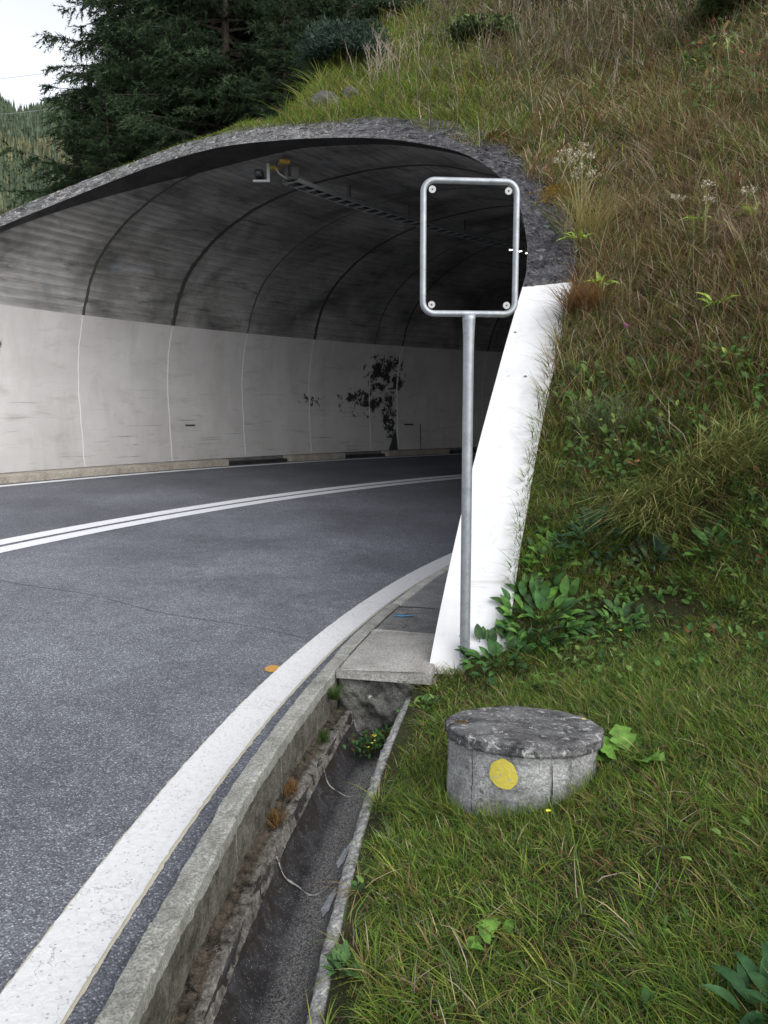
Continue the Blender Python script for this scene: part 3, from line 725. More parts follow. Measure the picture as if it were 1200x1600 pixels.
# lawn: the strip next to the gutter stops at the portal foot
PH = np.broadcast_to(al, (al.shape[0], len(rr)))
PA = sheet('a', rr, PH, SOIL)
F = gridfaces(*PA.shape[:2]); ii = F[:, 0] // len(rr); jj_ = F[:, 0] % len(rr)
keepm = ~((rr[np.minimum(jj_, len(rr) - 1)] > 15.95) & (al[np.minimum(ii + 1, len(al) - 1), 0] > PH0 - R(.1)))
rr2 = np.concatenate([np.linspace(15.99, 25.28, 150)]); 
zmid = np.interp(rr2, *(lambda q: (q[:, 0], q[:, 1]))((PROF + PN * .22)[(PROF + PN * .22)[:, 1] > 2.2][::-1])); 
ps = phi_face(rr2, np.where(rr2 < 16.0, .3, zmid)); s = (np.linspace(0, 1, 170) ** 1.7)[:, None]
PHC = ps[None] + s * (R(150) - ps[None]); PC_ = sheet('c', rr2, PHC, SOIL)
V = np.vstack([PA.reshape(-1, 3), PC_.reshape(-1, 3)]); FF = np.vstack([F[keepm], gridfaces(*PC_.shape[:2]) + PA.shape[0] * PA.shape[1]])
tag(link('hillside', npmesh('hillside', V, FF, True), SOIL), kind='structure')
rr3 = np.concatenate([np.linspace(25.21, 32, 40), np.linspace(33, 90, 50)]); a3 = np.radians(np.linspace(-80, 150, 260))[:, None]
PD = sheet('d', rr3, a3 + 0 * rr3[None], SOIL)
tag(link('bank_outside_bend', npmesh('bank_outside_bend', PD.reshape(-1, 3), gridfaces(*PD.shape[:2]), True), SOIL), kind='structure')
a_ = np.linspace(0, 2 * math.pi, 64, endpoint=False)
V = [(0, 0, -7.9)] + [(5000 * math.cos(x), 5000 * math.sin(x), -7.9) for x in a_]
tag(link('ground', npmesh('ground', V, [(0, 1 + i, 1 + (i + 1) % 64) for i in range(64)]), SOIL), kind='structure')
# inner hub of the hillside sheet
hub = terr(np.array([CX]), np.array([CY]))[0]

# ------------------------------------------------------------------ grass
def terr_n(X, Y, e=.06):
    gx = (terr(X + e, Y) - terr(X - e, Y)) / (2 * e); gy = (terr(X, Y + e) - terr(X, Y - e)) / (2 * e)
    n = np.stack([-gx, -gy, np.ones_like(gx)], -1); return n / np.linalg.norm(n, axis=1)[:, None]
def blades(X, Y, L, W, az, bend, tint, sink=.01, lean=.0, Z=None, dhk=1.0, tg=0):
    n = len(X)
    N = terr_n(X, Y) if Z is None else np.tile([0, 0, 1.], (n, 1))
    N[:, :2] = np.clip(N[:, :2], -.75, .75)
    Z = terr(X, Y) if Z is None else Z
    up = N * .5 + np.array([0, 0, .5]) + rng.normal(0, .16, (n, 3)) + (rng.random((n, 1)) < .22) * rng.normal(0, .75, (n, 3)) * np.array([1, 1, .3]); up = up + tg * rng.normal(0, 1, (n, 3)); up[:, 2] = np.abs(up[:, 2]) + .05; up /= np.linalg.norm(up, axis=1)[:, None]
    H = np.stack([np.cos(az), np.sin(az), 0 * az], 1)
    dh = N * dhk; dh[:, 2] = 0                   # downhill
    B = np.stack([X, Y, Z], 1) - up * sink
    S = np.stack([-np.sin(az + .6 * rng.normal(size=n)), np.cos(az + .6 * rng.normal(size=n)), 0 * az], 1)
    ts = (0, .35, .7, 1.0); ws = (1, .95, .62, 0)
    rows = []
    bb = bend[:, None]; LL = L[:, None]
    for t_, w_ in zip(ts, ws):
        p = B + LL * (up * (t_ - .55 * bb * t_ ** 2) + H * (lean * t_ + bb * t_ ** 2) * .9 + dh * (bb * t_ ** 2 * .55 + .10 * t_))
        if w_ > 0: rows += [p - S * (W * w_ / 2)[:, None], p + S * (W * w_ / 2)[:, None]]
        else: rows.append(p)
    V = np.stack(rows, 1).reshape(-1, 3)            # 7 verts per blade
    b7 = (np.arange(n) * 7)[:, None]
    q = np.concatenate([b7 + np.array([0, 1, 3, 2]), b7 + np.array([2, 3, 5, 4]), b7 + np.array([4, 5, 6, 6])], 0)
    # tip as triangle: store separately
    quads = q[:2 * n]; tris = np.concatenate([b7 + np.array([4, 5, 6])], 0)
    C = np.repeat(tint[:, None, :], 7, 1)
    shade = np.array([.95, .95, 1, 1, 1.03, 1.03, 1.05])[None, :, None]
    return V, quads, tris, (C * shade).reshape(-1, 3)
def blademesh(name, parts):
    Vs, Qs, Ts, Cs = [], [], [], []; off = 0
    for V, Q, T, C in parts: Vs.append(V); Qs.append(Q + off); Ts.append(T + off); Cs.append(C); off += len(V)
    V = np.vstack(Vs); Q = np.vstack(Qs); T = np.vstack(Ts); C = np.vstack(Cs)
    me = bpy.data.meshes.new(name); me.vertices.add(len(V)); me.vertices.foreach_set('co', V.astype(np.float32).ravel())
    li = np.concatenate([Q.ravel(), T.ravel()]).astype(np.int32); me.loops.add(len(li)); me.loops.foreach_set('vertex_index', li)
    nq, ntr = len(Q), len(T); me.polygons.add(nq + ntr)
    me.polygons.foreach_set('loop_start', np.concatenate([np.arange(nq) * 4, nq * 4 + np.arange(ntr) * 3]).astype(np.int32))
    me.polygons.foreach_set('loop_total', np.concatenate([np.full(nq, 4), np.full(ntr, 3)]).astype(np.int32))
    me.polygons.foreach_set('use_smooth', np.ones(nq + ntr, dtype=bool))
    me.update(calc_edges=True)
    a = me.color_attributes.new('tint', 'FLOAT_COLOR', 'POINT'); c = np.ones((len(V), 4), np.float32); c[:, :3] = C; a.data.foreach_set('color', c.ravel())
    return me
PAL = np.array([(.118, .205, .030), (.185, .285, .042), (.066, .130, .028), (.275, .310, .065), (.26, .22, .085), (.42, .34, .19), (.19, .100, .055), (.09, .125, .07), (.55, .48, .36)])
def tints(n, w):
    w = np.array(w, float); 
    if w.ndim == 1: idx = rng.choice(len(PAL), n, p=w / w.sum())
    else:
        cw = np.cumsum(w / w.sum(1)[:, None], 1); idx = (rng.random(n)[:, None] > cw).sum(1).clip(0, len(PAL) - 1)
    return PAL[idx] * rng.uniform(.7, 1.3, (n, 1)) * rng.uniform(.9, 1.1, (n, 3))
GR = mat_tint('grass_blade', .42, .6, .15)
# keep-out: manhole
MHX, MHY, MHR = .535, 2.88, .300
def region(n, x0, x1, y0, y1, fn):
    X = rng.uniform(x0, x1, n); Y = rng.uniform(y0, y1, n); k = fn(X, Y); return X[k], Y[k]
def onland(X, Y):
    r = np.hypot(X - CX, Y - CY); ph = np.arctan2(Y - CY, CX - X)
    ok = (r < 16.195) & ((ph < PH0 - .002) | (r < 15.74))
    ok |= (r < 15.95) & (ph < PH0 + .004)
    ok &= np.hypot(X - MHX, Y - MHY) > MHR
    return ok
def roofland(X, Y):
    r = np.hypot(X - CX, Y - CY); ph = np.arctan2(Y - CY, CX - X)
    rc = np.clip(r, 15.9, 25.2); zo = np.interp(rc, _o[:, 0], _o[:, 1])
    return (r > 15.74) & (r < 25.4) & (terr(X, Y) > zo - .12 - .16 * sstep((X - .2) / .8) * (1.15 + wob(X, Y, 4, 3)).clip(0, 1.6)) & (ph > PH0)
def inview(X, Y, mx=.56): return (Y > 1.2) & (np.abs(X) < mx * Y + .5)
def uo(X, Y): return (X - P0X) * TX + (Y - P0Y) * TY
def vo_(X, Y): return (X - P0X) * TY - (Y - P0Y) * TX

def wts(X, Y):
    """palette weights by place: green lawn, mottled middle slope, straw upper slope"""
    u = uo(X, Y); v = vo_(X, Y); z = terr(X, Y); n1 = wob(X, Y, 1.6, 5); n2 = wob(X, Y, 4.5, 8); n = len(X)
    W = np.tile(np.array([3.2, 2.8, 2.0, 1.3, .55, .35, .5, .5, .14]), (n, 1))
    dry = np.clip((z - .95 + .45 * n1) / 1.5, 0, 1)
    roof = np.clip((z - 4.3) / 1.0, 0, 1) * np.clip((2.2 - X) / 1.8, 0, 1)
    dry = dry * (1 - .75 * roof)
    mid = np.clip(z / .5, 0, 1)
    patch = np.clip(n2 * 1.2, 0, 1) + .8 * np.clip(wob(X, Y, 2.6, 31) * -1.4 - .35, 0, 1)
    W[:, 6] += patch * (.5 + 1.8 * mid); W[:, 4] += patch * .7 + .5 * mid; W[:, 2] += mid * 1.0; W[:, 7] += mid * .6
    D = np.array([.45, .25, .95, .30, 1.3, 1.5, 2.1, .9, .75]); W = W * (1 - dry[:, None]) + D[None] * 1.4 * dry[:, None]
    G = np.array([1.5, 3.2, .6, 2.8, .9, .4, .1, .3, .2]); W = W * (1 - .8 * roof[:, None]) + G[None] * .8 * roof[:, None]
    hi = np.clip((z - 5.5) / 2, 0, 1) * np.clip((X - .5) / 1, 0, 1)
    W[:, 2] += 2.6 * hi * np.clip(n1 + .6, 0, 1); W[:, 7] += 2.2 * hi; W[:, 6] += 1.0 * hi
    return np.clip(W, .01, None)

parts = []
# 1 short lawn, dense near the camera
def put(X, Y, lmin, lmax, w, bmin, bmax, lean=.15, wfun=None, clump=0, lf=None, dhk=1.0):
    n = len(X); az = rng.uniform(0, 2 * math.pi, n)
    L = rng.uniform(lmin, lmax, n) * (.75 + .5 * np.clip(.5 + .5 * wob(X, Y, 5, 2), 0, 1))
    if lf is not None: L = L * lf(X, Y)
    L = L * (.55 + .75 * np.clip(.5 + .6 * wob(X, Y, 2.6, 31), 0, 1))
    parts.append(blades(X, Y, L, w * rng.uniform(.6, 1.4, n), az, rng.uniform(bmin, bmax, n), tints(n, wts(X, Y) if wfun is None else wfun(X, Y)), lean=lean, dhk=dhk))
def dens_region(n, x0, x1, y0, y1, pw=2.0, ref=2.2, extra=None, land=onland, out=.08):
    def fn(X, Y):
        d = np.hypot(X, Y); p = np.minimum(1, (ref / np.maximum(d, .1)) ** pw); p = np.where(inview(X, Y), p, p * out)
        k = (rng.random(len(X)) < p) & land(X, Y)
        if extra is not None: k &= extra(X, Y)
        return k
    return region(n, x0, x1, y0, y1, fn)
near_low = lambda X, Y: terr(X, Y) < 1.6
edgef = lambda X, Y: np.clip((16.19 - np.hypot(X - CX, Y - CY)) / .10, .35, 1)
X, Y = dens_region(1000000, -.4, 4.2, .9, 7.5, 1.6, 2.3, near_low); put(X, Y, .025, .075, .0030, .1, .9, .35, lf=edgef, dhk=.2)
# tufts
def tufts(nt, x0, x1, y0, y1, per, spread, lmin, lmax, w, ref=2.4, pw=1.5, extra=None, land=onland, b0=.3, b1=1.1, lean=.35, wfun=None, dhk=1.0):
    cx_, cy_ = dens_region(nt, x0, x1, y0, y1, pw, ref, extra, land, .1)
    if len(cx_) == 0: return
    k = np.repeat(np.arange(len(cx_)), per); n = len(k)
    a = rng.uniform(0, 2 * math.pi, n); r_ = spread * np.sqrt(rng.random(n))
    X = cx_[k] + r_ * np.cos(a); Y = cy_[k] + r_ * np.sin(a)
    sc = rng.uniform(.7, 1.3, len(cx_))[k]
    W = (wts(cx_, cy_) if wfun is None else wfun(cx_, cy_)) * rng.gamma(.7, 1.0, (len(cx_), len(PAL))) + .02
    ok = land(X, Y); X, Y, a, k, sc = X[ok], Y[ok], a[ok], k[ok], sc[ok]; n = len(X)
    parts.append(blades(X, Y, rng.uniform(lmin, lmax, n) * sc, w * rng.uniform(.6, 1.3, n), a + rng.normal(0, .5, n), rng.uniform(b0, b1, n), tints(n, W[k]), lean=lean, dhk=dhk))
tufts(3600, -.4, 4.2, .9, 7.5, 30, .040, .045, .12, .0036, extra=near_low, dhk=.2, lean=.5)
tag(link('lawn_grass', blademesh('lawn_grass', parts), GR), kind='stuff'); parts = []
a = rng.uniform(0, 6.28, 1500); X = MHX + (.305 + .03 * rng.random(1500)) * np.cos(a); Y = MHY + .015 + (.305 + .03 * rng.random(1500)) * np.sin(a)
parts.append(blades(X, Y, rng.uniform(.04, .12, 1500), np.full(1500, .0034), rng.uniform(0, 6.28, 1500), rng.uniform(.1, .8, 1500), tints(1500, wts(X, Y)), dhk=.2)); tag(link('grass_around_shaft', blademesh('grass_around_shaft', parts), GR), kind='stuff'); parts = []
# 2 slope: longer drooping grass
mids = lambda X, Y: (terr(X, Y) > .45) 
tufts(11000, 0, 7.5, 2.0, 10, 20, .06, .06, .20, .0046, ref=4.6, pw=1.4, extra=mids, b0=.1, b1=1.2)
X, Y = dens_region(340000, 0, 8, 2.5, 10, 1.2, 5, mids); put(X, Y, .04, .13, .0048, .1, 1.1, .3)
tag(link('slope_grass', blademesh('slope_grass', parts), GR), kind='stuff'); parts = []
# 3 upper slope, dry and long
upp = lambda X, Y: (terr(X, Y) > 1.3)
land2 = lambda X, Y: onland(X, Y) & (Y > 3)
tufts(10000, .3, 13, 4.0, 17, 20, .12, .10, .36, .0065, ref=7.5, pw=1.2, extra=upp, b0=.0, b1=1.3, land=land2)
X, Y = dens_region(110000, .3, 13, 4, 17, 1.0, 8, upp, land2); put(X, Y, .08, .25, .0075, .0, 1.2, .4)
tufts(9000, -1.5, 13, 8.0, 26, 18, .16, .12, .34, .011, ref=13, pw=1.0, land=roofland, b0=.2, b1=1.2)
tag(link('dry_hill_grass', blademesh('dry_hill_grass', parts), GR), kind='stuff'); parts = []
# 4 roof strip, short and bright
def roofnear(X, Y): return roofland(X, Y) & (terr(X, Y) < 7.4)
X, Y = dens_region(260000, -8, 4, 8.5, 17, 1.0, 13, None, roofnear, .3); put(X, Y, .05, .13, .008, .2, 1.0, .3, lf=lambda X, Y: np.clip((X + 4.6) / 2.5, .35, 1))
tag(link('roof_grass', blademesh('roof_grass', parts), GR), kind='stuff'); parts = []
# 5 dry upright stalks with seed heads over the upper slope
def stalk_field(nc, cond, hmin, hmax, wst, name, cols, land=onland, ref=9):
    X, Y = dens_region(nc, 0.0, 13, 3.5, 24, 1.0, ref, cond, land, .1)
    n = len(X); az = rng.uniform(0, 6.28, n)
    hh = rng.uniform(hmin, hmax, n); col_ = np.array(cols)[rng.integers(0, len(cols), n)] * rng.uniform(.7, 1.2, (n, 1))
    parts.append(blades(X, Y, hh, wst * np.maximum(1, np.hypot(X, Y) / 7), az, rng.uniform(0, .25, n), col_, lean=.1))
    # side heads: short blades started along the stalk
    k = np.repeat(np.arange(n), 7); m_ = len(k); up = terr_n(X, Y)[k] * .45 + np.array([0, 0, .55]); up /= np.linalg.norm(up, axis=1)[:, None]
    fr = rng.uniform(.55, 1.0, m_); P = np.stack([X[k], Y[k], terr(X[k], Y[k])], 1) + up * (hh[k] * fr)[:, None]
    P[:, 0] += hh[k] * .09 * fr * np.cos(az[k]); P[:, 1] += hh[k] * .09 * fr * np.sin(az[k])
    parts.append(blades(P[:, 0], P[:, 1], rng.uniform(.03, .09, m_), wst * 1.1 * np.maximum(1, np.hypot(X, Y) / 7)[k], rng.uniform(0, 6.28, m_), rng.uniform(0, .8, m_), col_[k] * rng.uniform(.7, 1.2, (m_, 1)), Z=P[:, 2]))
hi_ = lambda X, Y: (terr(X, Y) > 1.9) & (wob(X, Y, 1.1, 9) > -.35)
stalk_field(3600, hi_, .35, .8, .0045, 'a', [(.36, .30, .20), (.24, .15, .09), (.40, .36, .27), (.18, .11, .07)])
stalk_field(3200, lambda X, Y: terr(X, Y) > 4.6, .4, .95, .005, 'b', [(.38, .34, .27), (.26, .20, .15), (.17, .12, .09)], roofland, 14)
X, Y = dens_region(260000, .8, 12, 4.5, 18, 1.0, 7, lambda X, Y: (terr(X, Y) > 1.7) & (wob(X, Y, 1.9, 14) + .5 * wob(X, Y, .8, 3) > -.1), land2)
n = len(X); TG = np.array([(.17, .095, .055), (.36, .27, .17), (.10, .06, .04), (.48, .40, .30), (.24, .15, .08)])
parts.append(blades(X, Y, rng.uniform(.08, .34, n), .0042 * np.maximum(1, np.hypot(X, Y) / 7), rng.uniform(0, 6.28, n), rng.uniform(.0, 1.5, n), TG[rng.integers(0, 5, n)] * rng.uniform(.7, 1.2, (n, 1)), sink=-.03, lean=.3, tg=.8))
X, Y = dens_region(70000, .5, 13, 9, 24, .8, 14, lambda X, Y: (terr(X, Y) > 6.2) & (wob(X, Y, 1.3, 14) > -.2), roofland); n = len(X)
parts.append(blades(X, Y, rng.uniform(.12, .45, n), .010 + 0 * X, rng.uniform(0, 6.28, n), rng.uniform(.0, 1.3, n), TG[rng.integers(0, 5, n)] * rng.uniform(.4, .85, (n, 1)) * np.array([.9, 1.05, 1.1]), sink=-.05, lean=.3, tg=.6))
tag(link('dry_stalks', blademesh('dry_stalks', parts), GR), kind='stuff'); parts = []

# low broad leaves scattered among the grass (ground cover)
def leaf_geo(L, W, curl=.35, fold=.25, n=6, stem=.25, lobes=0):
    """one leaf along +x rising and bending down: returns V (2n+n, 3) strip left/mid/right"""
    s = np.linspace(0, 1, n); w = W / 2 * np.sin(np.pi * s ** .75) ** .8; w[0] = W * .04; w[-1] = 0
    if lobes: w = w * (1 + .28 * np.cos(s * math.pi * 2 * lobes))
    x = L * (stem + (1 - stem) * s); z = L * (.55 * x / L - curl * (x / L) ** 2 * 1.2)
    mid = np.stack([x, 0 * x, z], 1); lf = mid + np.stack([0 * x, w, w * fold], 1); rt = mid + np.stack([0 * x, -w, w * fold], 1)
    V = np.stack([lf, mid, rt], 1).reshape(-1, 3); V = np.vstack([[0, -.004, 0], [0, .004, 0], V])
    F = []
    for i in range(n - 1):
        a = 2 + i * 3
        F += [(a, a + 1, a + 4), (a, a + 4, a + 3), (a + 1, a + 2, a + 5), (a + 1, a + 5, a + 4)]
    F += [(0, 3, 2), (0, 4, 3), (0, 1, 4)]
    return V, np.array(F)
def leaves(items, name, mat=None):
    """items: (pos, az, L, W, tilt, col, curl, up-normal)"""
    Vs, Fs, Cs = [], [], []; off = 0
    for pos, az, L, W, tilt, col_, curl, N, lob in items:
        V, F = leaf_geo(L, W, curl, rng.uniform(.1, .35), 9 if L > .06 else 5, .12, lob)
        ct, st = math.cos(tilt), math.sin(tilt); V = V @ np.array([[ct, 0, st], [0, 1, 0], [-st, 0, ct]]).T @ np.eye(3) if False else np.stack([V[:, 0] * ct - V[:, 2] * st, V[:, 1], V[:, 0] * st + V[:, 2] * ct], 1)
        ca, sa = math.cos(az), math.sin(az); V = np.stack([V[:, 0] * ca - V[:, 1] * sa, V[:, 0] * sa + V[:, 1] * ca, V[:, 2]], 1)
        N = np.array(N, float); N /= np.linalg.norm(N); # tilt frame onto the slope
        ax = np.cross([0, 0, 1], N); s_ = np.linalg.norm(ax)
        if s_ > 1e-4:
            ax /= s_; an = math.asin(min(1, s_)); V = V * math.cos(an) + np.cross(ax, V) * math.sin(an) + ax * (V @ ax)[:, None] * (1 - math.cos(an))
        Vs.append(V + np.array(pos)); Fs.append(F + off); Cs.append(np.tile(col_, (len(V), 1)) * rng.uniform(.9, 1.1, (len(V), 1))); off += len(V)
    return npmesh(name, np.vstack(Vs), np.vstack(Fs), True, col=np.vstack(Cs))
LEAF = mat_tint('broad_leaf', .25, .68, .45, 22)
LG = [(.065, .135, .028), (.085, .175, .038), (.05, .11, .03), (.13, .21, .05)]
items = []
X, Y = dens_region(5200, -.1, 6, 1.6, 8.5, 1.0, 4, lambda X, Y: (wob(X, Y, 2.2, 12) > .1) & ((Y < 4.2) | (np.hypot(X - CX, Y - CY) < 15.62)))
for x, y in zip(X, Y):
    z = float(terr(x, y)); c_ = np.array(random.choice(LG)); N = terr_n(np.array([x]), np.array([y]))[0]
    if random.random() < .035: c_ = np.array([.17, .065, .03])
    for q in range(random.randint(2, 5)):
        kd = min(1, .35 + y / 7); items.append(((x, y, z + random.uniform(.0, .04)), random.uniform(0, 6.28), random.uniform(.025, .075) * kd, random.uniform(.015, .035) * kd, random.uniform(.0, .9), c_ * random.uniform(.8, 1.2), .4, N, 0))
X, Y = dens_region(6000, .5, 9, 4.5, 15, .8, 7, lambda X, Y: (terr(X, Y) > 1.0) & (wob(X, Y, 1.3, 21) > .25) & (np.hypot(X - CX, Y - CY) < 15.55), land2)
for x, y in zip(X, Y):
    z = float(terr(x, y)); c_ = np.array(random.choice(LG)) * .8; N = terr_n(np.array([x]), np.array([y]))[0]; k_ = max(1, y / 7)
    if random.random() < .10: c_ = np.array(random.choice([(.28, .10, .05), (.30, .22, .08), (.24, .30, .07)]))
    for q in range(random.randint(3, 7)):
        items.append(((x + random.gauss(0, .05), y + random.gauss(0, .05), z + random.uniform(.03, .22)), random.uniform(0, 6.28), random.uniform(.04, .09) * k_, random.uniform(.018, .04) * k_, random.uniform(-.2, .9), c_ * random.uniform(.7, 1.2), .4, N, 0))
tag(link('leafy_ground_cover', leaves(items, 'leafy_ground_cover'), LEAF), kind='stuff')

# ------------------------------------------------------------------ single plants
def N_at(x, y): return terr_n(np.array([x]), np.array([y]))[0]
def rosette(name, x, y, n, L, W, cols, label, cat, group=None, spread=.05, tilt=(.1, 1.0), curl=.45, lobes=0, z=None):
    z0 = float(terr(x, y)) if z is None else z; N = N_at(x, y) * .6 + np.array([0, 0, .4]); it = []
    for q in range(n):
        a = random.uniform(0, 6.28); rr_ = spread * math.sqrt(random.random()); k = random.uniform(.6, 1.15)
        xx, yy = rr_ * math.cos(a), rr_ * math.sin(a); dz = float(terr(x + xx, y + yy)) - z0 if z is None else 0
        c_ = np.array(random.choice(cols)) * random.uniform(.8, 1.2)
        it.append(((xx, yy, dz + random.uniform(0, .03)), a + random.uniform(-.6, .6), L * k, W * k, random.uniform(*tilt), c_, curl * random.uniform(.6, 1.3), N, lobes))
    o = link(name, leaves(it, name), LEAF); o.location = (x, y, z0); tag(o, label, cat, group); return o
GD = [(.040, .110, .030), (.060, .145, .038), (.08, .18, .04), (.05, .10, .04)]
GY = [(.30, .42, .06), (.22, .34, .05)]
GB = [(.11, .24, .04), (.14, .28, .05)]
pl = 'broadleaf_plant'
rosette(pl, .62, 4.20, 60, .105, .048, GD, 'dark broad leafed clump at the foot of the white portal leg, beside the sign post', 'plant', spread=.17)
rosette(pl, .90, 4.42, 120, .125, .052, GD + GB[:1], 'largest clump of dark spoon shaped leaves, at the white leg lower right edge', 'plant', spread=.22)
rosette(pl, 1.02, 4.78, 60, .085, .045, GB + GD[1:], 'lighter green leafy clump overhanging the white portal leg above the largest clump', 'plant', spread=.13)
rosette(pl, 1.30, 4.86, 44, .14, .055, [(.035, .085, .04), (.05, .11, .05)], 'clump of long bluish dark leaves below the drooping grass tussocks', 'plant', spread=.14, tilt=(.0, .9))
rosette(pl, 1.60, 4.68, 22, .11, .045, [(.03, .07, .04), (.06, .10, .06)], 'small grey green leafed plant right of the bluish dark clump', 'plant', spread=.10)
rosette(pl, 1.93, 4.58, 22, .12, .05, GD, 'leafy plant under the right hand drooping tussock', 'plant', spread=.10)
rosette(pl, 1.32, 4.30, 26, .10, .042, GD, 'low leafy plant in the grass, right of the largest spoon leafed clump', 'plant', spread=.12)
rosette(pl, 2.02, 6.05, 34, .13, .055, GD, 'leafy plant high on the slope below the pink flower', 'plant', spread=.15)
rosette(pl, -.115, 1.985, 34, .040, .019, [(.07, .14, .05), (.09, .18, .06)], 'small pale green rosette growing on the rim of the gutter', 'plant', spread=.028, tilt=(.1, .9))
rosette(pl, .84, 1.52, 40, .10, .032, [(.03, .085, .03), (.04, .10, .035)], 'dark leaved plant in the bottom right corner of the lawn', 'plant', spread=.08, tilt=(.2, 1.1))
rosette('lobed_leaf_plant', .93, 2.80, 10, .11, .085, GB, 'bright green lobed leaves beside the round concrete shaft', 'plant', spread=.09, tilt=(.0, .5), curl=.25, lobes=3)
rosette('lobed_leaf_plant', .30, 1.95, 8, .07, .045, GB, 'small bright green lobed leaf plant in the lawn in front of the round shaft', 'plant', spread=.05, tilt=(.1, .6), lobes=3)
for x, y, lab in ((2.56, 6.2, 'yellow green leaf spray standing out near the right edge, below the other yellow sprays'), (2.80, 7.2, 'yellow green leaf spray high on the dry slope near the right edge'),
                  (1.86, 7.0, 'small yellow leaf sprig just right of the top of the white portal leg'), (3.1, 6.9, 'yellow leafed sprig at the right edge beside the pale straw patch'), (1.83, 7.7, 'yellow green sprig in the dry grass right of the dark arch foot')):
    rosette('yellow_sprig', x, y, 13, .15, .035, GY, lab, 'plant', 'yellow leafed sprigs on the dry slope', .05, tilt=(.1, .9), curl=.55, z=float(terr(x, y)) + .14)
# moss and yellow flowers at the gutter's end
it = []
for q in range(420):
    x = -.055 + rng.normal(0, .05); y = 3.93 + rng.normal(0, .06); rr_ = math.hypot(x - CX, y - CY)
    if not 16.25 < rr_ < 16.53: continue
    zz_ = float(gz(math.acos(max(-1, min(1, (rr_ - 16.395) / .152))))) + .05
    it.append(((x, y, zz_ + random.uniform(0, .04)), random.uniform(0, 6.28), .032, .017, random.uniform(0, 1.1), np.array(random.choice(GD + [(.10, .06, .02)])), .4, (0, 0, 1), 0))
o = link('gutter_weed', leaves(it, 'gutter_weed'), LEAF); tag(o, 'low weed with tiny yellow flowers filling the end of the gutter below the headwall', 'weed')
YEL = mat_plain('yellow_petal', (.72, .62, .05), .6); PINK = mat_plain('pink_petal', (.50, .18, .42), .7)
for q in range(11):
    x = -.03 + rng.normal(0, .05); y = 3.90 + rng.normal(0, .06)
    mb = MB(); z_ = -.21 + random.uniform(0, .04)
    bl = blob(10, .006, .006, .3, q); V = [(x, y, z_ + .002)] + [(x + p[0], y + p[1], z_ + .004) for p in bl]; mb.add(V, [(0, 1 + i, 1 + (i + 1) % 10) for i in range(10)])
    tag(mb.build('flower', YEL, o), None)
# pink flower head
x, y = 1.90, 6.36; z_ = float(terr(x, y)); mb = MB()
mb.tube([(x, y, z_), (x + .01, y - .02, z_ + .22)], .004, 5)
fl = mb.build('clover_flower', mat_plain('stem', (.06, .10, .03), .7)); tag(fl, 'single pink flower head on the slope among brown grass', 'flower')
mb = MB()
for i in range(70):
    a, e = random.uniform(0, 6.28), random.uniform(-.3, 1.57); d_ = np.array([math.cos(a) * math.cos(e), math.sin(a) * math.cos(e), math.sin(e)]); c_ = np.array([x + .01, y - .02, z_ + .225])
    s_ = np.cross(d_, [0, 0, 1.]); s_ /= np.linalg.norm(s_) + 1e-6; mb.add([c_ + s_ * .004, c_ - s_ * .004, c_ + d_ * .034], [(0, 1, 2)])
mb.build('petals', PINK, fl)
# little yellow flowers in the lawn
for q, (x, y, lab) in enumerate(((.80, 3.02, 'tiny yellow flower right beside the lid of the round shaft'), (.53, 2.40, 'tiny yellow flower in the grass in front of the round shaft'), (1.25, 4.05, 'tiny yellow flower in the lawn behind and right of the round shaft'))):
    z_ = float(terr(x, y)) + .11; mb = MB(); bl = blob(10, .008, .008, .3, q)
    mb.add([(x, y, z_ + .001)] + [(x + p[0], y + p[1], z_ + .004) for p in bl], [(0, 1 + i, 1 + (i + 1) % 10) for i in range(10)])
    tag(mb.build('yellow_flower', YEL), lab, 'flower', 'tiny yellow flowers in the lawn')

# drooping tussocks
def tussock(name, x, y, n, L, spread, w, label, cols, b0=.7, b1=1.5, dirn=None, dsd=.8):
    a = rng.uniform(0, 6.28, n) if dirn is None else dirn + rng.normal(0, dsd, n)
    r_ = spread * np.sqrt(rng.random(n)); p_ = rng.uniform(0, 6.28, n); X = x + r_ * np.cos(p_); Y = y + r_ * .6 * np.sin(p_)
    C = np.array(cols)[rng.integers(0, len(cols), n)] * rng.uniform(.75, 1.25, (n, 1))
    z0 = float(terr(x, y))
    me = blademesh(name, [blades(X, Y, L * rng.uniform(.6, 1.1, n), w * rng.uniform(.7, 1.3, n), a, rng.uniform(b0, b1, n), C, lean=.4)])
    me.transform(__import__('mathutils').Matrix.Translation((-x, -y, -z0)))
    o = link(name, me, GR); o.location = (x, y, z0); tag(o, label, 'grass tussock', 'drooping grass tussocks'); return o
TC = [(.22, .27, .08), (.32, .32, .11), (.15, .23, .07), (.46, .40, .18)]
tussock('grass_tussock', 1.74, 4.98, 650, .44, .28, .0062, 'large yellowish grass tussock drooping down the slope, left of its twin', TC, .5, 1.5, -2.0, .42)
tussock('grass_tussock', 2.14, 5.08, 650, .46, .28, .0062, 'large green grass tussock drooping down the slope near the right edge', TC, .5, 1.5, -1.5, .42)
tussock('grass_tussock', 1.60, 5.75, 260, .30, .22, .005, 'grey green tussock above the large drooping ones', [(.16, .23, .11), (.26, .29, .16)], .4, 1.3, -1.9, .6)
tussock('grass_tussock', 1.72, 6.95, 420, .36, .16, .005, 'reddish brown drooping tuft beside the upper part of the white leg', [(.20, .10, .04), (.26, .17, .08)], .4, 1.3, -2.0, .6)
tussock('grass_tussock', 1.98, 7.9, 260, .60, .16, .006, 'tall straw coloured tuft standing right of the dark arch foot', [(.34, .28, .12), (.26, .24, .09)], .1, .7)
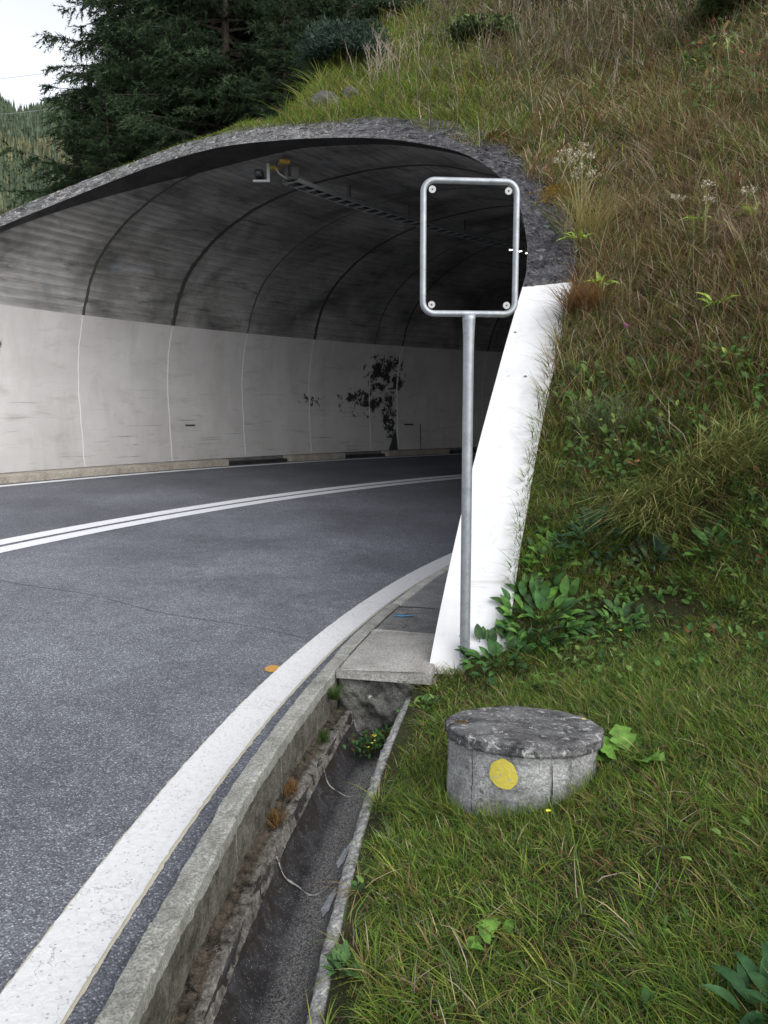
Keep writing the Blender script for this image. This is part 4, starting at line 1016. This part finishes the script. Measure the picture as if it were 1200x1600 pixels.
tussock('grass_tussock', 3.15, 6.95, 900, .26, .30, .006, 'pale straw coloured matted patch at the right edge of the slope', [(.46, .36, .26), (.38, .30, .22)], .4, 1.5)
tussock('grass_tussock', -.265, 4.06, 130, .12, .02, .003, 'small green grass tuft in the corner between kerb and front slab', [(.05, .10, .02), (.08, .14, .03)], .2, .8)
for x, y, lab, cc in ((-.415, 3.28, 'rusty brown moss tuft at the kerb foot, farther one', (.22, .12, .04)), (-.44, 3.02, 'rusty brown moss tuft at the kerb foot, nearer one', (.18, .11, .04)), (-.31, 3.83, 'green grass tuft at the kerb foot near the headwall', (.05, .10, .02))):
    n = 150; X = x + rng.normal(0, .016, n); Y = y + rng.normal(0, .03, n); me = blademesh('moss_tuft', [blades(X, Y, rng.uniform(.03, .07, n), np.full(n, .003), rng.uniform(0, 6.28, n), rng.uniform(.1, .8, n), np.array(cc)[None] * rng.uniform(.7, 1.4, (n, 1)), Z=np.full(n, -.142))])
    tag(link('moss_tuft', me, GR), lab, 'moss tuft', 'tufts at the foot of the kerb')
n = 70; X = -.50 + rng.normal(0, .01, n); Y = 3.50 + rng.normal(0, .025, n)
tag(link('kerb_weed', blademesh('kerb_weed', [blades(X, Y, rng.uniform(.02, .045, n), np.full(n, .006), rng.uniform(0, 6.28, n), rng.uniform(.3, 1, n), np.array([.07, .09, .02])[None] * rng.uniform(.6, 1.4, (n, 1)), Z=np.full(n, -.01))]), GR), 'small weed in the crack on the road side of the kerb', 'weed')

# umbel with pale seed heads right of the arch foot
def umbel(x, y, h, n, label):
    z0 = float(terr(x, y)); root = empty('umbel_plant', (x, y, z0)); tag(root, label, 'plant', 'dry umbel plants'); ST = mat_plain('umbel_stem', (.22, .20, .10), .8); SE = mat_plain('umbel_seed', (.46, .42, .33), .9)
    a = MB(); s_ = MB()
    for k in range(n):
        tx, ty = rng.normal(0, .14, 2); hh = h * random.uniform(.6, 1); top = np.array([tx, ty, hh]); a.tube([(tx * .1, ty * .1, 0), (tx * .5, ty * .5, hh * .6), top], [.006, .005, .003], 5)
        for j in range(14):
            d_ = rng.normal(0, 1, 3); d_[2] = abs(d_[2]) * .5 + .5; d_ /= np.linalg.norm(d_); e_ = top + d_ * .07 * random.uniform(.5, 1); a.tube([top, e_], .0013, 3, False)
            for w_ in range(7):
                f_ = e_ + rng.normal(0, .010, 3); q = rng.normal(0, .006, (3, 3)); s_.add([f_ + q[0], f_ + q[1], f_ + q[2]], [(0, 1, 2)])
    a.build('stems', ST, root); s_.build('seed_heads', SE, root)
umbel(1.98, 8.2, .75, 9, 'dry umbel plant with pale fluffy seed heads right of the dark arch foot')
umbel(2.75, 7.0, .6, 4, 'dry umbel plant with flat pale heads beside the straw patch')

# ------------------------------------------------------------------ moss cushions on the arch
MOSS = mat_concrete('moss_cushion', (.06, .045, .012), (.24, .15, .035), 20, 90, None, .98, 1, .02)
def lump(name, c, s, mat, seed, sub=3, amp=.25, f=2.2):
    bm_ = __import__('bmesh').new(); __import__('bmesh').ops.create_icosphere(bm_, subdivisions=sub, radius=1)
    for v in bm_.verts:
        p = np.array(v.co); k = 1 + amp * float(wob(p[0] * f + seed, p[1] * f + p[2] * 2.1, 1, seed)) + random.uniform(-.03, .03)
        v.co = Vector((p[0] * s[0] * k, p[1] * s[1] * k, p[2] * s[2] * k))
    me = bpy.data.meshes.new(name); bm_.to_mesh(me); bm_.free(); o = link(name, me, mat); o.location = c; return o
def moss(r_, sp_, cc, lab):
    z_ = float(np.interp(r_, _o[:, 0], _o[:, 1])) - .06; p = pol(r_, float(phi_face(r_, z_)), z_); n = 900
    X = p[0] + rng.normal(0, sp_, n); Y = p[1] + rng.normal(0, sp_ * .8, n); rr_ = np.hypot(X - CX, Y - CY)
    Z = .1 + (uo(X, Y) - dshift(rr_)) / KP + .02 + .05 * np.exp(-((X - p[0]) ** 2 + (Y - p[1]) ** 2) / (2 * sp_ ** 2))
    me = blademesh('moss_cushion', [blades(X, Y, rng.uniform(.02, .06, n), np.full(n, .012), rng.uniform(0, 6.28, n), rng.uniform(.1, 1, n), np.array(cc)[None] * rng.uniform(.5, 1.4, (n, 1)), Z=Z, sink=.03, tg=.4)])
    tag(link('moss_cushion', me, GR), lab, 'moss', 'moss cushions on the arch')
moss(17.35, .10, (.15, .10, .03), 'brown moss cushion on the right shoulder of the dark arch')
moss(16.95, .06, (.12, .09, .03), 'small brown moss cushion near the right shoulder of the arch, lower one')
moss(16.20, .13, (.26, .17, .03), 'ochre moss cushion beside the right foot of the dark arch')

# ------------------------------------------------------------------ sign frame on its post
m, t, b = M('galvanised_tube', .48, .5); b.inputs['Metallic'].default_value = .55; v = coords(t)
vo = nd(t, 'ShaderNodeTexVoronoi'); vo.inputs['Scale'].default_value = 60; t.links.new(v, vo.inputs['Vector'])
c = mix(t, (.22, .24, .26), (.33, .35, .375), ramp(t, noise(t, v, 14, 6, .7), [(.35, 0), (.65, 1)]))
s3 = nd(t, 'ShaderNodeSeparateColor'); t.links.new(vo.outputs['Color'], s3.inputs[0]); c = mix(t, c, (.42, .45, .48), math_(t, 'MULTIPLY', s3.outputs[0], .25))
c = mix(t, c, (.22, .21, .19), ramp(t, noise(t, coords(t, (1, 1, .3)), 55, 5, .7), [(.68, 0), (.78, .6)]))
t.links.new(c, b.inputs['Base Color']); bump(t, b, noise(t, v, 90, 4), .12, .002)
GALV = m
PX, PY = .455, 4.30; pz = float(terr(PX, PY))
sg = empty('sign_frame', (PX, PY, pz), R(-5)); tag(sg, 'empty galvanised sign frame with rounded corners on a round post before the portal leg', 'sign frame')
def tubeobj(name, pts, rad, mat, parent, n=20, closed=False):
    mb = MB(); mb.tube(pts, rad, n, True, closed); return mb.build(name, mat, parent, True)
zb, zt_ = 2.022 - pz, 2.700 - pz
zs = [-.3, .0, zb - .40, zb - .25, zb - .12, zb - .03, zb - .008]
tubeobj('post', [(0, 0, z) for z in zs], [.0285, .0285, .0285, .0285, .030, .0345, .036], GALV, sg, 24)
hw_, cr = .248, .060; pts = []
for cx_, cz_, a0 in ((hw_ - cr, zb + cr, -90), (hw_ - cr, zt_ - cr, 0), (-hw_ + cr, zt_ - cr, 90), (-hw_ + cr, zb + cr, 180)):
    for a in np.linspace(a0, a0 + 90, 9): pts.append((cx_ + cr * math.cos(R(a)), 0, cz_ + cr * math.sin(R(a))))
fr = tubeobj('frame', pts, .0165, GALV, sg, 16, True)
TABM = mat_plain('zinc_tab', (.36, .37, .37), .5, .2); HOLE = mat_plain('tab_hole', (.02, .02, .02), .8)
for sx, sz in ((1, zb), (1, zt_), (-1, zb), (-1, zt_)):
    cz_ = sz + (.045 if sz == zb else -.047); cx_ = sx * (hw_ - .046)
    mb = MB(); mb.tube([(cx_, -.006, cz_), (cx_, .004, cz_)], .0185, 24); tb = mb.build('mounting_tab', TABM, sg)
    mb = MB(); mb.tube([(cx_, -.0075, cz_), (cx_, -.0055, cz_)], .0045, 12); mb.build('tab_hole', HOLE, tb)
sg.rotation_euler = (0, R(-.05), R(5))

# ------------------------------------------------------------------ round shaft with lid
SH = mat_concrete('shaft_concrete', (.17, .175, .175), (.44, .445, .44), 7, 70, (9, .60, (.10, .10, .10)), .95, .8, .007)
LID = mat_concrete('lid_concrete', (.050, .050, .056), (.30, .30, .305), 9, 75, (22, .565, (.52, .52, .51)), .95, 1.0, .012, .36, .66)
mh = empty('concrete_shaft', (MHX, MHY + .015, -.036)); tag(mh, 'low round concrete shaft with cracked dark lid and yellow painted spot, in the grass', 'shaft')
mh.rotation_euler = (R(-8.0), R(1.5), 0)
n = 96; aa = np.linspace(0, 2 * math.pi, n, endpoint=False); GAP = [R(-91 + 1), R(-128), R(20), R(100)]
zs = np.linspace(-.15, .285, 16); P = np.zeros((16, n, 3))
for i, z_ in enumerate(zs):
    r_ = .288 + .004 * wob(np.cos(aa) * 3, np.sin(aa) * 3 + z_ * 4, 1, 2) + rng.normal(0, .0012, n)
    P[i] = np.stack([r_ * np.cos(aa), r_ * np.sin(aa), np.full(n, z_)], 1)
mb = MB(); mb.add(P.reshape(-1, 3), gridfaces(16, n, True)); mb.add([(0, 0, .284)] + [tuple(p) for p in P[-1]], [(0, 1 + i, 1 + (i + 1) % n) for i in range(n)])
base = mb.build('shaft_ring', SH, mh, True)
# vertical crack
DKM = mat_plain('crack_dark', (.02, .018, .016), .95); 
def crack(ang, z0, z1, wd, parent, name='crack'):
    zz = np.linspace(z0, z1, 14); a = ang + .006 * np.sin(zz * 40) + rng.normal(0, .002, 14); w_ = wd * (1 + .4 * rng.normal(size=14)).clip(.4, 2)
    P = np.stack([np.stack([(.2955) * np.cos(a - w_), .2955 * np.sin(a - w_), zz], 1), np.stack([.2955 * np.cos(a + w_), .2955 * np.sin(a + w_), zz], 1)], 1)
    mb = MB(); mb.grid(P); mb.build(name, DKM, parent)
crack(R(-80), .02, .284, .0075, base); crack(R(-138), .06, .284, .004, base)
# the lid: thick disc, worn edge, a broken segment at the back left, hollow at the centre
def lid_mesh(r_out, z0, z1, nr=26, na=150, seed=0):
    aa = np.linspace(0, 2 * math.pi, na, endpoint=False); rs = np.concatenate([np.linspace(.012, r_out - .03, nr - 6), np.linspace(r_out - .024, r_out, 6)])
    e = .004 * wob(np.cos(aa) * 4, np.sin(aa) * 4, 1, seed) + .0025 * rng.normal(size=na)
    P = []
    chip = np.clip(wob(np.cos(aa) * 9, np.sin(aa) * 9, 1.2, seed + 4) - .25, 0, 1)
    for i, r_ in enumerate(rs):
        k = np.clip((r_ - (r_out - .03)) / .03, 0, 1); rr_ = r_ + e * k
        z = z1 - .010 * k ** 2.5 - chip * .012 * k ** 2 + .0022 * wob(r_ * 60 * np.cos(aa), r_ * 60 * np.sin(aa), .5, 7) + rng.normal(0, .0006, na)
        ang = np.degrees(aa); 
        d_ = np.hypot(r_ * np.cos(aa) - .0, r_ * np.sin(aa) - .03); z = z - .016 * np.exp(-((d_ - .045) / .012) ** 2) * (np.sin(aa) > .2)       # lifting hollow
        c_ = -.62 * r_ * np.cos(aa) + .78 * r_ * np.sin(aa) - .245 + .008 * np.sin(r_ * np.cos(aa) * 30)                     # crack of the broken segment
        z = z - .014 * np.exp(-(c_ / .0035) ** 2) - .004 * (c_ > 0)
        for hx, hy, hs, hd in ((-.19, -.15, .020, .022), (-.16, -.155, .012, .015), (-.235, .02, .028, .012)):
            z = z - hd * np.exp(-(np.hypot((r_ * np.cos(aa) - hx) * .7, r_ * np.sin(aa) - hy) / hs) ** 2)
        P.append(np.stack([rr_ * np.cos(aa), rr_ * np.sin(aa), z], 1))
    rb = r_out + e - .002 + .0015 * rng.normal(size=na) - .012 * chip
    for zz_ in np.linspace(z1 - .018, z0, 4): P.append(np.stack([(rb + .002 * rng.normal(size=na)) * np.cos(aa), rb * np.sin(aa), np.full(na, zz_)], 1))
    P.append(np.stack([(.26) * np.cos(aa), .26 * np.sin(aa), np.full(na, z0)], 1))
    P = np.array(P); m_ = na; V = np.vstack([P.reshape(-1, 3), [[0, 0, z1]]]); F = gridfaces(len(P), na, True).tolist() + [(len(V) - 1, (i + 1) % na, i) for i in range(na)]
    return npmesh('lid', V, F, True)
lid = link('lid', lid_mesh(.304, .288, .338), LID, mh); lid.rotation_euler = (0, 0, 0)
mossm = lump('lid_moss', (0, 0, 0), (.035, .028, .007), MOSS, 3); mossm.parent = lid; mossm.location = (-.235, .02, .326)
# yellow spot, following the ring's curve
YP = mat_paint('yellow_paint', (.55, .46, .07), (.36, .32, .14), False)
bl = blob(48, 1, 1, .09, 2.6) * (1 + rng.normal(0, .012, (48, 1))); ys = []
ac = R(-113.5); 
rings = [[(0, 0)] * 48] + [[(p[0] * k, p[1] * k) for p in bl] for k in (.35, .7, 1.0)]
V = []; 
for rg in rings:
    for p in rg: a = ac + p[0] * .049 / .289; V.append((.2975 * math.cos(a), .2975 * math.sin(a), .222 + p[1] * .054))
o = link('yellow_spot', npmesh('yellow_spot', V, gridfaces(4, 48, True), True), YP, base)

# ------------------------------------------------------------------ rocks and shrubs on the ridge
ROCK = mat_concrete('rock', (.08, .075, .07), (.27, .255, .245), 2.2, 14, (1.8, .6, (.06, .055, .05)), .95, 1, .08, .3, .7)
BROCK = mat_concrete('brown_rock', (.09, .065, .055), (.20, .155, .135), 1.6, 14, (1.8, .6, (.05, .04, .035)), .95, 1, .08)
def rock(x, y, s, mat, lab, dz=0, seed=0):
    o = lump('rock', (x, y, float(terr(x, y)) + dz), s, mat, seed, 4, .35, 1.7)
    for p in o.data.polygons: p.use_smooth = False
    tag(o, lab, 'rock'); return o
rock(-.84, 12.35, (.24, .22, .17), ROCK, 'pale jagged rock behind the bright grass, at the edge of the spruces', .0, 1)
rock(-.52, 12.5, (.15, .15, .12), ROCK, 'smaller pale rock right of the jagged one under the juniper', .0, 2)
rock(.2, 16.8, (.95, .8, .55), BROCK, 'brown rock outcrop high on the ridge against the trees', -.2, 5)
rock(2.6, 16.5, (.9, .6, .35), BROCK, 'brown rock face at the top edge of the picture, right of the ridge', .0, 6)

def needle_shrub(name, x, y, rad, h, n, cols, label, cat, L=.09, w=.012):
    z0 = float(terr(x, y)); Vs, Fs, Cs = [], [], []
    C0 = rng.normal(0, 1, (n, 3)); C0 /= np.linalg.norm(C0, axis=1)[:, None]; C0[:, 2] = np.abs(C0[:, 2]); rr_ = rng.uniform(.35, 1, n)[:, None] ** .6
    lum = 1 + .18 * wob(C0[:, 0] * 4, C0[:, 1] * 4 + C0[:, 2] * 5, 1, 6)[:, None]
    B = C0 * rr_ * np.array([rad, rad, h]) * lum
    D = C0 * .6 + rng.normal(0, .5, (n, 3)); D /= np.linalg.norm(D, axis=1)[:, None]; S = np.cross(D, rng.normal(0, 1, (n, 3))); S /= np.linalg.norm(S, axis=1)[:, None]
    V = np.stack([B - S * w, B + S * w, B + D * L * rng.uniform(.6, 1.3, (n, 1))], 1).reshape(-1, 3); F = np.arange(3 * n).reshape(-1, 3)
    C = np.array(cols)[rng.integers(0, len(cols), n)] * rng.uniform(.7, 1.3, (n, 1))
    root = empty(name, (x, y, z0 - .05)); tag(root, label, cat)
    me = npmesh('crown', V, F, False, col=np.repeat(C, 3, 0)); link('crown', me, SPR, root)
    mb = MB(); 
    for k in range(9): a = k * .7; mb.tube([(0, 0, 0), (rad * .4 * math.cos(a), rad * .4 * math.sin(a), h * .45), (rad * .8 * math.cos(a), rad * .8 * math.sin(a), h * .75)], [.03, .018, .006], 5)
    mb.build('stems', BARK, root); return root
SPR = mat_tint('needles', .12, .7, .35, 3); BARK = mat_concrete('bark', (.035, .028, .022), (.10, .085, .07), 12, 60, None, .95, 1, .01)
JC = [(.035, .062, .045), (.05, .08, .06), (.025, .05, .035)]
needle_shrub('juniper_shrub', -.62, 13.9, .75, .62, 15000, JC, 'rounded grey green juniper on the ridge above the jagged rock', 'shrub', .08, .010)
needle_shrub('juniper_shrub', .15, 15.9, .8, .5, 11000, [(.03, .05, .025), (.04, .07, .03)], 'low dark shrub beside the brown outcrop on the ridge', 'shrub', .08, .012)
needle_shrub('juniper_shrub', -.15, 17.6, .7, .5, 7000, [(.05, .09, .025), (.04, .07, .025)], 'green low shrub on the very top of the ridge', 'shrub', .09, .012)
LGN = [(.06, .10, .03), (.08, .12, .035), (.05, .075, .03)]
for x, y, s_, lab in ((1.6, 13.6, .6, 'leafy bush on the upper slope right of the ridge'), (2.9, 15.0, .6, 'broad dark bush near the top edge above the slope'), (4.9, 11.0, .8, 'dark bush in the top right corner of the picture')):
    needle_shrub('bush', x, y, s_, s_ * .6, int(4500 * s_ + 900), LGN, lab, 'bush', .07, .026)
# bare stems on the ridge
mb = MB()
for k in range(26):
    x, y = .0 + rng.normal(0, .22), 13.1 + rng.normal(0, .3); z_ = float(terr(x, y)); h_ = random.uniform(.3, .65); tx, ty = rng.normal(0, .10, 2)
    mb.tube([(x, y, z_), (x + tx * .5, y + ty * .5, z_ + h_ * .6), (x + tx, y + ty, z_ + h_)], [.005, .004, .002], 4)
    for j in range(4):
        f_ = random.uniform(.4, .9); p = np.array([x + tx * f_, y + ty * f_, z_ + h_ * f_]); mb.tube([p, p + np.array([rng.normal(0, .07), rng.normal(0, .07), .14])], [.004, .002], 3)
tag(mb.build('bare_stem_clump', mat_plain('dry_stem', (.26, .22, .18), .9)), 'clump of pale bare stems on the ridge above the jagged rock', 'shrub')

# ------------------------------------------------------------------ spruces behind the tunnel
def spruce_mesh(H, seed, base_clear=.3):
    rs = np.random.default_rng(seed); Vs, Cs = [], []; n_wh = int(H * 4.4); br = MB()
    for k in range(n_wh):
        f = k / (n_wh - 1); h = base_clear + (H - base_clear - .25) * f; Lb = (H - h) * .27 + .18
        nb = rs.integers(6, 9)
        for q in range(nb):
            if rs.random() < .07: continue
            a = q / nb * 6.283 + rs.uniform(-.4, .4) + k * 1.3; L = Lb * rs.uniform(.65, 1.25)
            d = np.array([math.cos(a), math.sin(a), 0]); s = np.array([-d[1], d[0], 0])
            rise = rs.uniform(-.05, .30) * (1 if f < .75 else 2.2); drp = rs.uniform(.30, .60) * (1 - f * .6)
            def pt(t): return np.array([0, 0, h]) + d * L * t + np.array([0, 0, L * (rise * t - drp * t ** 1.6 + .16 * t ** 3.5)])
            if L > .5: br.tube([pt(0), pt(.5), pt(.95)], [.018 + .01 * L, .012, .004], 4, False)
            nt = int(10 + L * 15); ts = rs.uniform(.12, 1.0, nt) ** .8
            for t_ in ts:
                p = pt(t_); side = rs.choice([-1, 1]); lt = L * .34 * (1.1 - t_ * .75) * rs.uniform(.5, 1.2) + .06
                dd = s * side * rs.uniform(.5, 1) + d * rs.uniform(.5, 1.0) + np.array([0, 0, rs.uniform(-.8, .05)]); dd /= np.linalg.norm(dd)
                m_ = int(8 + lt * 52); tt = rs.uniform(0, 1, m_)[:, None]
                B = p + dd * lt * tt + np.array([0, 0, -.12 * lt]) * tt ** 2
                D = dd * .9 + rs.normal(0, .5, (m_, 3)); D /= np.linalg.norm(D, axis=1)[:, None]
                S = np.cross(D, rs.normal(0, 1, (m_, 3))); S /= np.linalg.norm(S, axis=1)[:, None]
                ln = rs.uniform(.05, .12, (m_, 1)); w_ = rs.uniform(.007, .012, (m_, 1))
                Vs.append(np.stack([B - S * w_, B + S * w_, B + D * ln], 1).reshape(-1, 3))
                base_c = np.array([.022, .040, .017]) * (1 + .9 * t_ ** 3 * (rs.random() < .55)) * rs.uniform(.75, 1.25)
                Cs.append(np.tile(base_c, (m_ * 3, 1)))
    V = np.vstack(Vs); C = np.vstack(Cs); V[:, 2] = np.where(V[:, 2] < .15, .15 + .1 * np.abs(V[:, 2]) ** .5 * rs.random(len(V)), V[:, 2]); F = np.arange(len(V)).reshape(-1, 3)
    me = npmesh('crown', V, F, False, col=C); me.materials.append(SPR)
    mb = MB(); mb.tube([(0, 0, -.6), (0, 0, 0), (.02, 0, H * .5), (0, 0, H)], [.02 * H * .85, .014 * H, .008 * H, .01], 9)
    mb.V += []; tm = npmesh('trunk', mb.V, mb.F, True); tm.materials.append(BARK)
    bm2 = npmesh('branches', br.V, br.F); bm2.materials.append(BARK)
    return me, tm, bm2
VARS = [spruce_mesh(10.5, s_) for s_ in (3, 8, 21)]
spots = [(-8.05, 20.5, .74, 0, 'slender dark spruce, leftmost, with the open sky on its left'), (-6.75, 21.5, 1.05, 1, 'dark spruce second from the left, gaps of sky beside its top'),
         (-5.5, 19.2, 1.15, 2, 'dark spruce third from the left above the tunnel roof'), (-5.6, 16.8, .40, 0, 'short bushy spruce standing low in front of the leftmost trees, behind the arch'), (-3.9, 20.6, 1.35, 0, 'tall dark spruce left of the middle of the row'),
         (-3.3, 17.4, .95, 1, 'spruce with pale branch tips nearest to the tunnel roof'), (-2.3, 19.2, 1.25, 2, 'tall dark spruce right of the one with pale tips'), (-1.0, 21.5, 1.35, 1, 'dark spruce behind the ridge, second from the right'),
         (.6, 24.5, 1.5, 0, 'rightmost dark spruce rising behind the brown outcrop'), (-6.4, 25.5, 1.3, 2, 'spruce in the second row behind the slender leftmost one'), (-2.6, 25.0, 1.5, 1, 'tall spruce in the second row, filling the gap at the middle'), (-5.3, 25.0, 1.35, 0, 'spruce in the second row between the second and third from the left'),
         (-1.9, 16.0, .45, 2, 'young spruce at the edge of the bright grass, left of the jagged rock'), (-7.9, 17.6, .26, 1, 'young spruce at the far left behind the arch rim'), (-3.4, 22.8, 1.2, 0, 'spruce in the second row, left of the tall middle one'), (-7.75, 22.6, .82, 1, 'spruce in the second row, just right of the slender leftmost one'), (-7.0, 19.0, .66, 2, 'middle sized spruce filling the row between the two leftmost trees'), (-8.1, 18.6, .42, 0, 'low dense spruce at the foot of the slender leftmost one'), (-4.4, 18.2, .8, 0, 'spruce in the front row between the third and the tall middle one'), (-1.5, 18.3, .9, 1, 'spruce directly behind the young one at the bright grass'), (2.6, 27, 1.5, 2, 'spruce mostly hidden behind the ridge at the top edge')]
for i, (x, y, s_, vi, lab) in enumerate(spots):
    z0 = float(terr(x, y)); root = empty('spruce_tree', (x, y, z0 - .1), i * 1.37); root.scale = (s_ * .92, s_ * .92, s_) if i > 1 else ((.60, .60, s_), (.74, .74, s_))[i]
    tag(root, lab, 'tree', 'dark spruces behind the tunnel')
    for nm, me in zip(('crown', 'trunk', 'branches'), VARS[vi]):
        o = bpy.data.objects.new(nm, me); COL.objects.link(o); o.parent = root

# ------------------------------------------------------------------ far wooded mountainside
nx, ny = 120, 80
th = np.radians(np.linspace(-62, 2, nx))[:, None]; dd = np.linspace(90, 700, ny)[None, :]
def mtn(X, Y):
    D = np.hypot(X, Y); A_ = np.degrees(np.arctan2(X, Y))
    ridge = 146 + 9 * np.sin(A_ * .35) + 4 * np.sin(A_ * .9 + 1)
    h = -8 + (ridge + 8) * sstep((D - 95) / 345) ** 1.05 - .12 * np.clip(D - 450, 0, 500)
    return h + 5 * wob(X, Y, .02, 2) * sstep((D - 95) / 100)
Xm = dd * np.sin(th); Ym = dd * np.cos(th); Pm = np.stack([Xm, Ym, mtn(Xm, Ym)], -1)
MT = mat_concrete('mountain_soil', (.03, .04, .015), (.10, .09, .045), .03, .5, (.012, .70, (.30, .27, .24)), .95, .3, .5)
tag(link('mountainside', npmesh('mountainside', Pm.reshape(-1, 3), gridfaces(nx, ny), True), MT), kind='structure')
n = 26000; A_ = np.radians(rng.uniform(-40, -8, n)); D_ = np.sqrt(rng.uniform(110 ** 2, 480 ** 2, n)); X = D_ * np.sin(A_); Y = D_ * np.cos(A_)
ok = ~((np.abs(D_ - 400) < 22) & (np.abs(np.degrees(A_) + 23.8) < 1.6)); X, Y, D_ = X[ok], Y[ok], D_[ok]; n = len(X)
Z = mtn(X, Y); Hh = rng.uniform(3.5, 8, n); larch = np.clip(wob(X, Y, .03, 7) + .55 - (Z - 60) / 160, 0, 1) > rng.random(n) * .8
Cc = np.where(larch[:, None], np.array([.125, .125, .065]) * rng.uniform(.7, 1.3, (n, 1)), np.array([.06, .085, .05]) * rng.uniform(.7, 1.3, (n, 1)))  # distance haze put into the tree colours, lighter and bluer
Vs, Fs, Cs = [], [], []; off = 0; ns = 7; tiers = ((.05, .45, .17), (.25, .65, .13), (.45, .85, .09), (.65, 1.0, .055))
for lo_, hi2, wr_ in tiers:
    a = np.linspace(0, 2 * math.pi, ns, endpoint=False)[None] + rng.uniform(0, 6, (n, 1)); rr_ = Hh[:, None] * wr_ * rng.uniform(.6, 1.3, (n, ns))
    ring = np.stack([X[:, None] + rr_ * np.cos(a), Y[:, None] + rr_ * np.sin(a), (Z + Hh * lo_)[:, None] + rng.uniform(-.6, .4, (n, ns))], -1)
    top = np.stack([X, Y, Z + Hh * hi2], -1)[:, None]
    V = np.concatenate([ring, top], 1).reshape(-1, 3); b_ = (np.arange(n) * (ns + 1))[:, None, None]
    F = np.array([[i, (i + 1) % ns, ns] for i in range(ns)])[None] + b_ + off
    Vs.append(V); Fs.append(F.reshape(-1, 3)); Cs.append(np.repeat(Cc * rng.uniform(.8, 1.2, (n, 1)), ns + 1, 0)); off += len(V)
tag(link('distant_forest', npmesh('distant_forest', np.vstack(Vs), np.vstack(Fs), False, col=np.vstack(Cs)), mat_tint('far_needles', .2, .8, .3, .4)), kind='stuff')
# two overhead cables crossing the valley
CB = mat_plain('cable_wire', (.25, .25, .27), .5)
for (xa, za, xb, zb_, lab) in ((-40, 31.1, 2, 52, 'upper thin overhead cable against the white sky'), (-40, 28.2, 2, 48, 'lower thin overhead cable just above the far ridge')):
    mb = MB(); mb.tube([(xa + (xb - xa) * i / 30, 75 + 6 * i / 30, za + (zb_ - za) * i / 30 - 5 * (1 - (2 * i / 30 - 1) ** 2)) for i in range(31)], .018, 5)
    o = mb.build('overhead_cable', CB, None, True); tag(o, lab, 'cable', 'overhead cables'); continue
